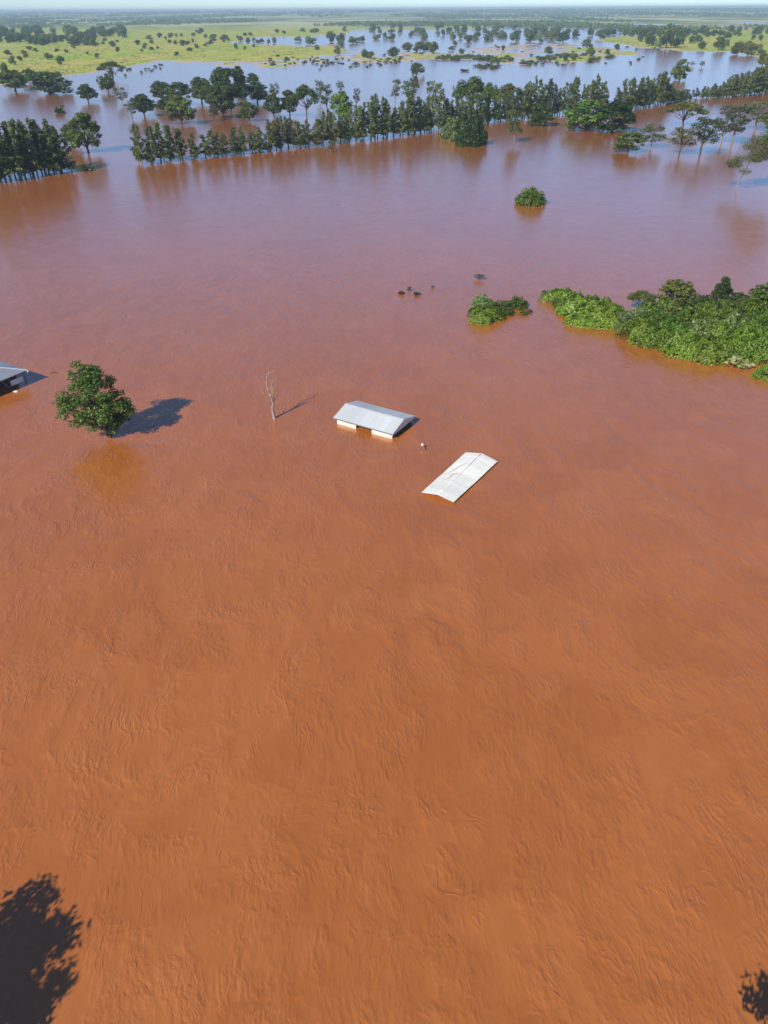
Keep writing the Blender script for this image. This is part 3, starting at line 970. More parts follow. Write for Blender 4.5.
ROW_BASE = [(133, 166), (200, 159), (270, 151.5), (345, 143), (425, 133), (500, 121.5), (555, 115.5), (632, 109.5), (690, 100)]
ROW_TOP = [(133, 126), (141, 122), (150, 121), (160, 118), (172, 123), (183, 127), (192, 137), (200, 126), (212, 125), (222, 131), (232, 124), (245, 128), (262, 122),
           (275, 117), (283, 111), (295, 116), (305, 120), (318, 113), (330, 107), (340, 113), (352, 104), (362, 104), (370, 96), (378, 92), (387, 96), (396, 106), (401, 98),
           (408, 92), (416, 95), (425, 101), (432, 90), (440, 92), (452, 98), (465, 97), (480, 95), (495, 94), (510, 90), (520, 85), (533, 73), (541, 84), (549, 74), (557, 86),
           (565, 79), (574, 74), (583, 84), (592, 73), (601, 77), (607, 88), (613, 90), (618, 86), (625, 72), (633, 78), (640, 76), (648, 75), (655, 69), (661, 70), (667, 80), (673, 87), (680, 91), (686, 84), (691, 90)]
SEGMENTS = [(133, 190, 'bushy dark eucalyptus at the left end of the long row', 'eucalyptus at the western end of the long row'),
            (190, 265, 'low slender eucalyptus in the long row below the dark grove', 'low slender eucalyptus below the dark grove'),
            (265, 366, 'slender eucalyptus in the long row behind the tiny yellow sapling', 'eucalyptus behind the yellow sapling'),
            (366, 398, 'tall eucalyptus in the densest round topped block of the long row', 'dense round topped block of eucalyptus'),
            (398, 448, 'tall thin eucalyptus in the long row just left of the round dark bush', 'eucalyptus left of the round dark bush'),
            (448, 528, 'eucalyptus in the long row standing behind the round dark bush', 'eucalyptus behind the round dark bush'),
            (528, 609, 'spire topped eucalyptus in the long row left of the twin trees', 'spire topped eucalyptus left of the gap'),
            (609, 700, 'spire topped eucalyptus in the last right stretch of the long row', 'eucalyptus in the last stretch of the long row')]


def world_line(pts, step):
    P = [at(x, y) for x, y in pts]; out = []
    carry = 0.0
    for a, b in zip(P[:-1], P[1:]):
        L = (b - a).length; s = carry
        while s < L:
            out.append(a.lerp(b, s / L)); s += step
        carry = s - L
    return out


def euc(p, ytop, label, group, wf=1.0, leaf=None):
    H = max(6.0, height_to(p, ytop))
    W = np.clip(4.5 * (H / 20) ** 0.5 * random.uniform(0.85, 1.3) * wf, 3.6, 8.5)
    leaf = leaf or ('euc_pale' if random.random() < 0.15 else 'mid' if random.random() < 0.18 else 'euc')
    return plant('eucalyptus_tree', 'euc', leaf, p, W, H, label, 'eucalyptus', group)


rowdir = (at(690, 100) - at(133, 166)).normalized(); perp = Vector((-rowdir.y, rowdir.x, 0))
for rank, step in ((0, 3.9), (1, 4.5)):
    for p in world_line(ROW_BASE, step):
        q = p + perp * (rank * 4.6 + random.uniform(-0.8, 0.8)) + rowdir * random.uniform(-1.0, 1.0)
        x, y, _ = proj(q.x, q.y, 0)
        if 192 > x > 188.5 and rank == 0: continue
        top = lerp_table(ROW_TOP, x) + abs(random.gauss(0, 3.6)) + (1.5 if rank == 0 else 0)
        if 604 < x < 616: top += 6
        for a, b, lab, gr in SEGMENTS:
            if a <= x < b + (5 if b == 700 else 0):
                euc(q, top, lab + (', front rank' if rank == 0 else ', rear rank'), gr + (', front rank' if rank == 0 else ', rear rank')); break

CLUMP_TOP = [(-20, 113), (0, 111), (8, 116), (14, 122), (20, 117), (32, 117), (44, 118), (55, 118), (64, 126), (76, 134)]
for rank in range(3):
    for p in world_line([(-14, 184.5), (0, 182.5), (37, 177), (73, 171.5)], 3.2 if rank == 0 else 3.8):
        q = p + perp * (rank * 4.2 + random.uniform(-0.8, 0.8)) + rowdir * random.uniform(-0.8, 0.8)
        x, _, _ = proj(q.x, q.y, 0)
        euc(q, lerp_table(CLUMP_TOP, x) + abs(random.gauss(0, 3.0)) + (4 if rank == 0 else 0), 'tall dark eucalyptus in the %s rank of the block at the left frame edge' % ('front', 'middle', 'rear')[rank], '%s rank of the left eucalyptus block' % ('front', 'middle', 'rear')[rank], 1.0,
            'euc' if random.random() < 0.7 else 'dark')

RIGHT_TOP = [(708, 86), (712, 83), (720, 84), (729, 74), (741, 72), (750, 66), (758, 65), (766, 60), (785, 56), (810, 50)]
for rank, step in ((0, 4.2), (1, 4.8), (2, 5.5)):
    for p in world_line([(710, 99), (768, 94), (800, 91)], step):
        q = p + perp * (rank * 5.0 + random.uniform(-0.8, 0.8))
        x, _, _ = proj(q.x, q.y, 0)
        euc(q, lerp_table(RIGHT_TOP, x) + abs(random.gauss(0, 2.5)), 'dark eucalyptus in the %s rank of the short row at the right frame edge' % ('front', 'middle', 'rear')[rank], '%s rank of the right eucalyptus row' % ('front', 'middle', 'rear')[rank], 1.1)

# ------------------------------------------------------------------ scattered flooded trees, each described by itself
TREES = [
    # kind, leaf, x, base, height, width, label
    ('round', 'dark', 15.6, 91, 21, 25, 'round dark tree at the grass shore by the left frame edge'),
    ('round', 'dark', 30, 83, 14.5, 13, 'small dark tree on the shore just behind the round tree at left'),
    ('dome', 'dark', 50, 94, 22.5, 34, 'wide dark spreading tree with low crown in front of the grass shore'),
    ('round', 'dark', 88.5, 102, 18, 16, 'small upright dark tree in open water right of the wide spreading tree'),
    ('umbrella', 'dark', 113, 79, 18, 22, 'flat topped dark tree on the end of the grass shore'),
    ('round', 'dark', 108.5, 92.5, 17, 13, 'small dark tree in the water below the flat topped shore tree'),
    ('sparse', 'mid', 122.5, 104.5, 17, 11, 'thin pale stemmed sapling in open water left of the grove'),
    ('shrub', 'dark', 62, 113, 8, 9, 'tiny half drowned shrub alone behind the left eucalyptus block'),
    ('sparse', 'dark', 132.5, 118.5, 17, 12, 'small dark tree leaning beside the domed tree above the long row'),
    ('round', 'dark', 144.5, 116, 22, 20, 'domed dark tree in open water above the western end of the long row'),
    ('round', 'mid', 88.5, 152.5, 40, 27, 'tall open crowned tree alone right of the left eucalyptus block'),
    ('round', 'dark', 72, 146, 22, 15, 'short leafy tree peeping out behind the left eucalyptus block'),
    ('round', 'dark', 162, 101, 20, 19, 'leftmost dark tree of the trio left of the big grove'),
    ('round', 'dark', 180, 106, 24, 21, 'rear dark round tree of the trio left of the big grove'),
    ('round', 'mid', 181.5, 124.5, 29, 25, 'front tree of the trio, mid green and nearest the long row'),
    ('round', 'dark', 167, 112, 16, 16, 'low dark tree wedged under the trio left of the big grove'),
    ('round', 'dark', 202, 103, 26, 20, 'left shoulder tree of the big dark grove'),
    ('round', 'dark', 231, 106, 38, 28, 'tallest dark tree in the middle of the big grove'),
    ('round', 'dark', 220, 88, 21, 12, 'round crown rising at the back of the big grove'),
    ('round', 'dark', 240, 91, 25, 11, 'narrow crown rising on the back right of the big grove'),
    ('round', 'dark', 241, 100, 21, 15, 'low right flank tree of the big dark grove'),
    ('round', 'dark', 223.5, 118, 35, 25, 'front dark tree of the big grove with its trunk in view'),
    ('round', 'dark', 211, 108, 24, 18, 'dark tree filling the left middle of the big grove'),
    ('sparse', 'dry', 215, 121, 17, 10, 'thin brownish sapling at the foot of the big grove'),
    ('round', 'dark', 253, 86, 13, 11, 'small round tree alone above the right of the big grove'),
    ('round', 'dark', 257.5, 103, 21, 20, 'spreading dark tree right of the big grove, under the small round one'),
    ('round', 'dark', 249.5, 121.5, 20, 15, 'little round tree between the grove and the long row'),
    ('shrub', 'dark', 244, 98.5, 4, 5, 'tiny shrub in the water right of the big grove'),
    ('sparse', 'dark', 275, 101, 18, 8, 'thin upright tree behind the long row right of the grove'),
    ('round', 'dark', 274, 117, 24, 15, 'dark tree touching the long row right of the little round one'),
    ('round', 'dark', 290, 116, 26, 16, 'narrow dark tree behind the long row, left of the tall flat one'),
    ('umbrella', 'dark', 307, 119, 35, 25, 'tall flat crowned dark tree behind the long row'),
    ('sparse', 'euc_pale', 320, 101, 21, 8, 'pale slim tree standing clear behind the flat crowned one'),
    ('sparse', 'dark', 327, 113, 29, 13, 'slim dark tree with ragged top behind the yellow sapling'),
    ('sparse', 'mid', 340, 94, 13, 7, 'small lollipop tree far behind the long row, in open lavender water'),
    ('round', 'fresh', 342, 120, 29, 18, 'lighter green round tree behind the long row'),
    ('sparse', 'dry', 357, 109, 21, 6, 'nearly bare thin tree rising behind the long row'),
    ('sparse', 'euc_pale', 395, 104, 25, 10, 'pale thin crowned tree left of the yellow green one, behind the row'),
    ('sparse', 'mid', 408, 107, 27, 15, 'yellow green open tree behind the row, leaning on a darker one'),
    ('sparse', 'dark', 413.5, 101, 27, 8, 'dark narrow tree rising behind the yellow green open one'),
    ('round', 'dark', 416.5, 76.5, 14, 12, 'round dark tree alone in the lavender water far behind the row'),
    ('sparse', 'dark', 423, 74.5, 8, 4, 'tiny thin tree right beside the round one in lavender water'),
    ('sparse', 'dark', 429, 95, 14, 6, 'small tree behind the row right of the narrow dark one'),
    ('sparse', 'mid', 434.5, 122, 41, 16, 'tall ragged tree rising through the row left of the flat green one'),
    ('umbrella', 'mid', 471, 122, 46, 38, 'wide flat topped mid green tree rising above the row behind the dark bush'),
    ('umbrella', 'fresh', 488, 116, 34, 20, 'lower green tree joining two flat crowns above the row'),
    ('umbrella', 'yellow', 507, 117, 34, 29, 'yellow green flat crowned tree above the row right of the wide one'),
    ('sparse', 'mid', 514, 142.5, 33, 17, 'slender pale stemmed tree in front of the row right of the dark bush'),
    ('dome', 'dark', 540, 126, 22, 20, 'low dark bushy tree at the foot of the spire topped row'),
    ('dome', 'fresh', 587, 130, 30, 37, 'left of the twin big round green trees at the gap in the row'),
    ('dome', 'deep', 612, 131.5, 29, 35, 'right and darker of the twin big round trees at the gap'),
    ('round', 'mid', 628, 152.5, 21, 25, 'low leafy tree in open water below the twin round trees'),
    ('sparse', 'mid', 651, 148, 24, 22, 'small wispy tree on a thin stem right of the low leafy tree'),
    ('umbrella', 'yellow', 683, 126, 24.5, 33, 'yellowish flat crowned tree on a dark trunk'),
    ('sparse', 'yellow', 679, 154.5, 28, 24, 'olive thin stemmed tree below the yellowish flat crowned one'),
    ('sparse', 'dark', 700, 154, 38, 28, 'dark many limbed tree right of the olive thin stemmed one'),
    ('sparse', 'euc_pale', 721.5, 142, 37, 22, 'pale wispy tree right of the dark many limbed one'),
    ('sparse', 'euc_pale', 731.5, 144, 39, 23, 'twin of the pale wispy tree, a little further right and taller'),
    ('sparse', 'pale', 755, 130, 29, 27, 'light topped tree with pale stems near the right frame edge'),
    ('round', 'mid', 771, 134, 24, 16, 'green tree cut by the right frame edge above the leaning one'),
    ('dome', 'mid', 679.5, 80.5, 21.5, 15, 'round dark tree alone in the lavender water above the yellowish one'),
    ('sparse', 'mid', 691.5, 66.5, 5, 5, 'tiny tree right of the round one in lavender water'),
    ('sparse', 'yellow', 701.5, 67.5, 6.5, 5.5, 'tiny yellowish tree in the lavender water near the right shore'),
]
for kind, leaf, x, yb, h, wd, lab in TREES:
    nm = 'shrub' if kind == 'shrub' else 'tree'
    p = at(x, yb)
    z = ground_z(p)
    bk = BARK_PALE if leaf in ('euc_pale', 'pale', 'mid') and kind == 'sparse' else None
    plant_px(nm, kind, leaf, x, yb, h, wd, lab, nm, None, bark=bk)


def leaning_tree():
    """the leaning tree at the right frame edge"""
    p = at(735.5, 189); g = np.random.default_rng(9); s = depth_of(p) / FOC
    t = thing('tree', 'leaning olive tree with a bare slanting trunk at the right frame edge', 'tree', p)
    c = lambda x, y, d=0.0: np.array([(x - 735) * s, d, (189 - y) * s / 0.97])
    mb = MB()
    mb.tube([c(733, 196), c(735, 189), c(738, 178), c(742, 166), c(750, 152), c(762, 140)], [.22, .19, .16, .15, .1, .04], 7)
    cl = []
    for (x, y, r) in ((732, 168, 1.5), (727, 166, 1.2), (737, 172, 1.0), (742, 160, 1.7), (748, 156, 1.7), (755, 150, 2.0), (762, 148, 2.0), (768, 152, 1.8), (758, 142, 1.8), (766, 138, 2.0), (774, 142, 2.0),
                      (752, 163, 1.3), (760, 160, 1.5), (770, 160, 1.3), (776, 134, 1.7), (741, 152, 1.2), (747, 146, 1.3), (764, 132, 1.3), (780, 150, 1.6), (735, 163, 1.1), (754, 134, 1.0)):
        q = c(x, y, g.uniform(-3, 3)); r *= 2.1
        cl.append((q, (r, r, r * .5)))
        mb.tube(limb_pts(c(743, 165), q, g, .07), [.07, .05, .04, .015], 4)
    link('trunk', mb.mesh('trunk', BARK_PALE, True), t)
    link('crown', quads_mesh('crown', clump_leaves(cl, 6.5, .24, g, .25, .4, .5, .1, .9), leaf_mat('olive_leaves', (0.10, 0.12, 0.035))), t)


leaning_tree()

# bushes standing in the water
plant_px('bush', 'bush', 'fresh', 530, 204, 16.5, 26, 'round bright green bush alone in mid water', 'bush', stem='stem', crown='foliage', var=1)
plant_px('bush', 'bush', 'deep', 471, 145, 29, 28, 'big round dark green bush in front of the eucalyptus row', 'bush', stem='stem', crown='foliage', var=2)
plant_px('bush', 'bush', 'pale', 454, 139, 23, 24, 'silvery grey bush grown into the left of the round dark bush', 'bush', stem='stem', crown='foliage', var=3)
# tiny sapling in front of the row
plant_px('sapling', 'sparse', 'yellow', 330.5, 152, 11, 6.5, 'tiny yellow green sapling in front of the long row', 'sapling', bark=BARK_PALE)
# small islet left of the big one
for (x, yb, h, wd, leaf, kind, lab) in (
        (484, 319, 14, 32, 'bright', 'vine', 'creeper covered bush forming the front of the small islet'),
        (497, 313, 11, 28, 'mid', 'bush', 'dark green bush on the right side of the small islet'),
        (482, 306, 12, 20, 'pale', 'bush', 'pale twiggy bush at the back of the small islet'),
        (517, 307, 11, 19, 'mid', 'bush', 'little round bush joined to the right tip of the small islet'),
        (505, 309, 6, 14, 'pale', 'bush', 'low pale plants bridging the small islet and its little bush')):
    plant_px('bush', kind, leaf, x, yb, h, wd, lab, 'bush', stem='stem', crown='foliage')
for (x, yb, h, wd, lab) in ((479, 279.5, 5, 9, 'spiky dry twigs sticking out above the small islet'), (523.5, 314, 3.5, 7, 'tiny floating tuft right of the small islet'),
                            (529, 312.5, 3, 5, 'speck of green adrift between the two islets'), (433, 288, 2.6, 3, 'small dark tuft adrift left of the small islet'),
                            (403, 293.5, 2.8, 6, 'left of the two brown clumps adrift in mid water'), (415.5, 294.5, 3.2, 7, 'right of the two brown clumps adrift in mid water'),
                            (408.5, 291, 4, 5, 'small twig tangle between the two brown clumps adrift'), (545, 294.5, 4, 7, 'dry tuft off the left tip of the long islet'),
                            (88, 170.5, 4, 8, 'dark floating bush beside the left eucalyptus block')):
    tw = 'dry' in lab or 'twig' in lab
    plant_px('tuft', 'sparse' if tw else 'shrub', 'dry' if tw or 'two' in lab else 'mid', x, yb, h, wd, lab, 'debris', stem='stem', crown='foliage')


def drift_branch(px, py, label, L, seed):
    g = np.random.default_rng(seed); p = at(px, py)
    t = thing('branch', label, 'branch', p)
    mb = MB()
    mb.tube([(-L / 2, 0, -.02), (-L * .1, .1, .08), (L * .25, 0, .1), (L / 2, .05, .05)], [.09, .1, .07, .03], 6)
    for q in (-.1, .1, .25):
        d = Vector((g.normal() * .3, g.normal() * .3, .9)) * L * .25
        mb.tube([(L * q, .05, .08), Vector((L * q, .05, .08)) + d * .6, Vector((L * q, .05, .08)) + d + Vector((.15, 0, .1))], [.05, .035, .012], 5)
    link('limb', mb.mesh('limb', BARK_DARK), t)


drift_branch(53.5, 373.2, 'forked dark branch adrift just right of the hip roofed house', 1.3, 1)
drift_branch(341, 154.5, 'thin dark log adrift beside the tiny yellow green sapling', 3.2, 2)
drift_branch(600, 123.5 + 14, 'dark drifting branches below the twin round trees', 5.0, 3)

# the long islet on the right: bushes one by one
ISLET = [
    (560, 300, 12, 34, 'bright', 'vine'), (577, 309, 17, 44, 'bright', 'vine'), (597, 316, 20, 42, 'bright', 'vine'), (585, 322, 14, 36, 'bright', 'vine'), (606, 324, 16, 34, 'bright', 'vine'), (566, 311, 11, 24, 'bright', 'vine'),
    (622, 326, 16, 30, 'pale', 'bush'), (612, 318, 14, 26, 'fresh', 'bush'),
    (640, 339, 22, 38, 'bright', 'vine'), (660, 345, 20, 36, 'bright', 'vine'), (652, 328, 20, 36, 'fresh', 'bush'), (636, 322, 16, 28, 'pale', 'bush'), (672, 336, 21, 36, 'fresh', 'vine'), (668, 322, 20, 34, 'mid', 'bush'),
    (684, 352, 22, 40, 'bright', 'vine'), (705, 356, 24, 42, 'bright', 'vine'), (698, 340, 22, 38, 'pale', 'bush'), (716, 342, 22, 36, 'bright', 'vine'), (690, 326, 20, 34, 'fresh', 'bush'), (712, 326, 22, 34, 'fresh', 'bush'),
    (728, 356, 22, 36, 'bright', 'vine'), (742, 350, 26, 42, 'bright', 'vine'), (757, 358, 26, 38, 'bright', 'vine'), (736, 334, 22, 36, 'pale', 'bush'), (754, 336, 24, 40, 'fresh', 'vine'), (775, 350, 26, 40, 'bright', 'vine'),
    (730, 322, 20, 32, 'mid', 'bush'), (748, 320, 22, 34, 'fresh', 'bush'), (772, 332, 26, 40, 'fresh', 'bush'), (790, 356, 26, 40, 'bright', 'vine'), (795, 336, 26, 44, 'fresh', 'bush'), (680, 312, 16, 30, 'mid', 'bush'), (768, 316, 20, 36, 'fresh', 'bush'),
    (655, 314, 16, 28, 'fresh', 'bush'), (700, 312, 18, 30, 'dark', 'bush'), (722, 316, 18, 30, 'fresh', 'bush'), (706, 319, 18, 30, 'fresh', 'bush'),
]
for x, yb, h, wd, leaf, kind in ISLET:
    what = {'bright': 'bright green creeper covered bush', 'fresh': 'fresh green bush', 'pale': 'pale grey green bush', 'mid': 'mid green bush', 'dark': 'low dark bush'}[leaf]
    if x < 610: where = 'on the low left lobe of the long islet'
    elif x > 752: where = 'at the frame edge end of the long islet'
    elif yb >= 338: where = 'along the front edge of the long islet'
    elif yb < 318: where = 'along the back edge of the long islet'
    else: where = 'in the middle of the long islet'
    lab = what + ' ' + where
    plant_px('bush', kind, leaf, x, yb, h * 0.95, wd, lab, 'bush', lab.replace('bush', 'bushes', 1), stem='stem', crown='foliage')
plant_px('tree', 'round', 'yellow', 673, 309, 28, 30, 'yellow flecked small tree at the back of the long islet', 'tree', var=1)
plant_px('tree', 'round', 'deep', 718, 308, 31, 15, 'dark spiky tree rising highest from the long islet', 'tree')
plant_px('tree', 'umbrella', 'mid', 642, 309, 17, 24, 'small dark spreading tree at the back left of the long islet', 'tree')
plant_px('tree', 'round', 'dark', 736, 309, 16, 18, 'small dark round tree behind the long islet right of the spiky one', 'tree')
plant_px('tree', 'round', 'fresh', 766, 316, 32, 34, 'pale green rounded tree where the long islet meets the frame edge', 'tree')
plant_px('bush', 'bush', 'pale', 740, 318, 17, 26, 'silvery domed bush below the small dark round tree of the islet', 'bush', stem='stem', crown='foliage')
plant_px('water_plants', 'shrub', 'cream', 736, 363, 8, 22, 'cream coloured water plants fringing the front of the long islet', 'water plants', stem='stem', crown='foliage')
plant_px('water_plants', 'shrub', 'cream', 743, 367.5, 5, 12, 'pale floating scrap trailing off the cream water plants', 'water plants', stem='stem', crown='foliage')
plant_px('water_plants', 'bush', 'bright', 765, 377, 10, 20, 'yellow green floating clump below the long islet at the frame edge', 'water plants', stem='stem', crown='foliage')

# bare pole in the water beyond the gap
p = at(698, 108.5)
mb = MB(); Hp = height_to(p, 94.5); mb.tube([(0, 0, -1), (0, 0, 0), (0.1, 0, Hp)], [.22, .2, .14], 6)
o = link('pole', mb.mesh('pole', TIMBER)); o.location = p
tag(o, 'thin bare pole rising above the yellowish flat crowned tree', 'pole')

# ------------------------------------------------------------------ far plain: trees and shrubs one by one
FAR = {
    'grass': [(61, 64.5, 8.5, 8), (48, 59.5, 6.5, 9), (14, 65, 9, 7), (6, 75, 12, 8), (26, 58, 5, 5), (97, 58, 5, 5), (118, 52, 5, 4), (113, 47, 6, 7), (183, 46, 6, 7), (188, 44.5, 3.5, 5), (190, 51, 3.5, 6),
              (177, 56, 4.5, 5), (145, 49, 3.5, 3), (142, 51.5, 2.5, 3), (151, 50, 3, 3), (158, 49, 3, 3), (225, 41, 6.5, 8), (213, 39.5, 5.5, 7), (236, 49, 6, 4), (240, 41, 4, 4), (248, 43, 4, 4), (245, 50, 4, 3), (206, 38, 4, 4),
              (201, 34, 6, 6), (24, 54, 4, 6), (36, 52, 4, 5), (8, 55, 5, 7), (66, 53, 4, 4), (57, 52, 3.5, 5), (20, 61, 5, 5), (30, 50, 4, 6), (88, 54.5, 3, 3), (138, 45, 5, 6), (150, 40, 5, 6), (160, 38, 5, 5), (171, 38, 5, 6)],
    'flats': [(262, 43, 4.5, 5), (269, 44.5, 5.5, 3), (274, 43.5, 6.5, 4.5), (299, 41.5, 5, 7), (310, 44.5, 8, 11), (331, 42.5, 11, 10), (342, 42.5, 9, 10), (353, 43.5, 7, 11), (362, 41.5, 5.5, 7), (337, 55, 9, 6.5), (341, 48, 8, 6),
              (365, 58, 8.5, 8), (371, 58.5, 7, 6), (394, 57, 10, 12), (408, 51, 8.5, 11), (420, 51.5, 10, 12), (427, 51, 9, 11), (434, 54, 12, 9), (452, 50.5, 4.5, 6), (461.5, 54, 5.5, 6), (455, 45.5, 4.5, 5), (454, 39.5, 5, 4),
              (503, 50.5, 5, 4), (423.5, 40, 5, 4), (401, 32, 4, 3), (438, 35, 4, 4), (378, 39.5, 5, 6), (380, 33.5, 4, 4), (316, 33, 5, 6), (345, 32, 6, 4), (312, 33, 4, 5), (277, 33, 4, 5), (284, 34, 3.5, 4), (303, 32, 4, 5),
              (316.5, 50, 5, 6), (468, 42, 7, 10), (478, 38, 6, 6), (490, 39, 6, 6), (496, 32, 9, 8), (505, 38, 5, 5), (486, 34, 5, 5)],
    'right': [(548, 54.5, 8, 9), (565, 61, 8, 7.5), (573, 60.5, 6.5, 7.5), (590, 56.5, 9, 8), (607, 55, 6, 5), (516, 42, 11, 11), (530, 42, 12, 14), (539, 42.5, 8, 8), (552, 40, 9, 9), (563, 42.5, 11, 13), (547, 38, 7, 7),
              (587, 48, 9, 11), (617, 50, 6, 6), (649, 45.5, 13, 11), (641, 42, 13, 9), (666, 48, 23, 20), (675, 47.5, 19, 16), (684, 37, 8, 12), (691, 43.5, 8, 6), (697, 43, 8, 8), (702, 49, 8, 8), (718, 50, 13, 11), (726, 46.5, 7, 6),
              (737, 55, 13, 13), (748, 55.5, 14, 13), (758, 54, 10, 9), (762, 66, 15, 11), (769, 72, 21, 14), (760, 41, 6, 5), (753, 40, 5, 4), (600, 39, 9, 10), (607, 36, 7, 9), (590, 36, 8, 7), (626, 36, 8, 7), (633, 37, 8, 8),
              (620, 33, 6, 6), (706, 37, 7, 8), (714, 36, 6, 8), (727, 39, 7, 9), (738, 36, 7, 9)],
}
for i in range(42):
    FAR['grass'].append((random.uniform(60, 258), random.uniform(33, 50), random.uniform(2.5, 4.5), random.uniform(2.5, 5)))
for i in range(38):
    FAR['right'].append((random.uniform(520, 768), random.uniform(31, 37.5), random.uniform(5, 8), random.uniform(5, 9)))
for i in range(60):
    FAR['flats'].append((random.uniform(370, 520), random.uniform(28, 41), random.uniform(3.5, 7), random.uniform(3.5, 7)))
FAR_LABEL = {'grass': ('small dark tree dotted over the yellow green grassland in the upper left', 'trees dotted over the left grassland'),
             'flats': ('small tree standing in the pale flooded flats in the upper middle', 'trees standing in the pale flooded flats'),
             'right': ('tree near the green fields and pale flood pools in the upper right', 'trees round the green fields in the upper right')}
UNIQUE_FAR = {(310, 44.5): 'grey green round tree on the flooded strip left of two darker trees', (331, 42.5): 'taller dark tree on the pale flats beside the spreading one',
              (337, 55): 'dark narrow tree at the right tip of the yellow grass spit', (394, 57): 'flat topped lone tree left of the yellow green row on the flats',
              (666, 48): 'largest dark tree on the green field in the upper right', (675, 47.5): 'right half crown grown against the largest dark tree on the field',
              (649, 45.5): 'dark tree just left of the largest tree on the green field', (6, 75): 'small upright tree above the round shore tree at the left frame edge',
              (769, 72): 'yellowish tree cut by the right frame edge above the eucalyptus row', (548, 54.5): 'round olive tree alone on the pale mud in the upper right'}
YEL = {(769, 72), (762, 66), (748, 55.5), (737, 55), (548, 54.5), (420, 51.5), (427, 51), (408, 51), (468, 42)}
for zone, lst in FAR.items():
    lab, gr = FAR_LABEL[zone]
    for x, yb, h, wd in lst:
        p = at(x, yb); z = ground_z(p)
        u = UNIQUE_FAR.get((x, yb))
        if zone == 'right':
            if x > 735 and yb > 44: lab, gr = 'tree of the yellowish thicket at the right end of the far shore', 'thicket at the right end of the far shore'
            elif x < 620 and yb > 44: lab, gr = 'tree on the bushy mud islands left of the green field', 'trees on the bushy mud islands'
            elif x < 580: lab, gr = 'tree of the dark belt along the far pools in the upper right', 'dark belt along the far pools'
            elif yb > 40: lab, gr = 'dark tree standing on the bright green field in the upper right', 'trees on the bright green field'
            else: lab, gr = 'hazy tree in the belt behind the bright green field', 'belt behind the bright green field'
        elif zone == 'flats':
            if x < 300: lab, gr = 'tiny tree on the narrow flooded strip behind the yellow grass spit', 'trees on the narrow flooded strip'
            elif x < 372: lab, gr = 'tree at the right end of the yellow grass spit and its flooded strip', 'trees at the end of the yellow grass spit'
            elif yb > 46: lab, gr = 'tree on the bare mud bank across the middle of the pale flats', 'trees on the bare mud bank'
            elif x < 440: lab, gr = 'small tree in the far left half of the pale flooded flats', 'far left half of the pale flats'
            else: lab, gr = 'small tree in the far right half of the pale flooded flats', 'far right half of the pale flats'
        else:
            if yb > 52 and x < 70: lab, gr = 'small dark tree near the shore end of the left grassland', 'trees near the shore of the left grassland'
            elif x < 135: lab, gr = 'small dark tree on the left grassland in front of the woodland', 'trees in front of the woodland'
            elif yb > 44: lab, gr = 'tiny dark tree in the open middle of the left grassland', 'trees in the open middle of the left grassland'
            else: lab, gr = 'small dark tree along the far side of the left grassland', 'trees along the far side of the left grassland'
        leaf = 'yellow' if (x, yb) in YEL else 'pale' if (x, yb) == (310, 44.5) else random.choice(['dark', 'euc', 'mid', 'mid'])
        plant_px('distant_tree', 'far', leaf, x, yb, h * 1.05, wd * 0.84, u or lab, 'tree', None if u else gr, z=min(z, 1.2) - 0.05)

# left woodland: each tree of its front
for i in range(78):
    y = 47 - 15 * (i / 78) ** 0.8
    x = random.uniform(-8, 96 if y > 38 else 125)
    if y > 45 and x < 35: y -= 3
    p = at(x, y)
    plant_px('distant_tree', 'far', random.choice(['dark', 'mid', 'mid', 'euc', 'euc_pale']), x, y, random.uniform(5.5, 9.5), random.uniform(5, 9), *(('dark tree in the front edge of the woodland at the left', 'tree', 'front edge of the woodland') if y > 42 else ('dark tree in the middle of the woodland at the left', 'tree', 'middle of the woodland') if y > 37 else ('hazy tree at the back of the woodland at the left', 'tree', 'back of the woodland')), z=min(ground_z(p), 1.2) - 0.05)

# shrubs of the flooded flats
SHRUBS = []
for i in range(84):
    SHRUBS.append((random.uniform(262, 400), random.gauss(62, 2.6), random.uniform(1.2, 2.6), random.uniform(1.6, 4.0), 'flats'))
for i in range(26):
    SHRUBS.append((random.uniform(96, 170), 0, random.uniform(1.2, 2.8), random.uniform(1.5, 3.5), 'shore'))
for (x0, x1, y, k) in ((438, 490, 58.5, 34), (488, 512, 60, 16), (520, 536, 63.5, 9), (537, 555, 59, 14), (476, 486, 67.5, 7), (489, 498, 67.5, 6), (461, 467, 72.5, 3), (590, 600, 60.5, 6), (608, 614, 58, 5), (555, 585, 56.5, 10)):
    for i in range(k):
        SHRUBS.append((x0 + (x1 - x0) * (i + random.random()) / k, y + random.gauss(0, 0.9), random.uniform(2.0, 3.8), random.uniform(3, 6), 'strip'))
for i in range(40):
    SHRUBS.append((random.uniform(400, 660), random.uniform(46, 66), random.uniform(1.2, 2.6), random.uniform(1.5, 4.0), 'speck'))
SH_LABEL = {'flats': 'tiny shrub poking out of the pale mud flats below the yellow grass spit', 'shore': 'tiny shrub in the shallows off the end of the left grass shore',
            'strip': 'low green shrub in the bushy strips along the far edge of the lavender water', 'speck': 'tiny shrub scattered over the flooded mud in the upper right'}
for x, y, h, wd, z_ in SHRUBS:
    if z_ == 'shore': y = float(np.interp(x, [96, 120, 140, 170], [75, 71, 67, 63])) + random.uniform(-1, 7)
    p = at(x, y)
    plant_px('shrub', 'shrub', random.choice(['dark', 'mid', 'fresh' if z_ == 'strip' else 'dark', 'euc_pale']), x, y, h, wd, SH_LABEL[z_], 'shrub', SH_LABEL[z_].replace('shrub ', 'shrubs '), z=min(ground_z(p), 1.0) - 0.05, stem='stem', crown='foliage')


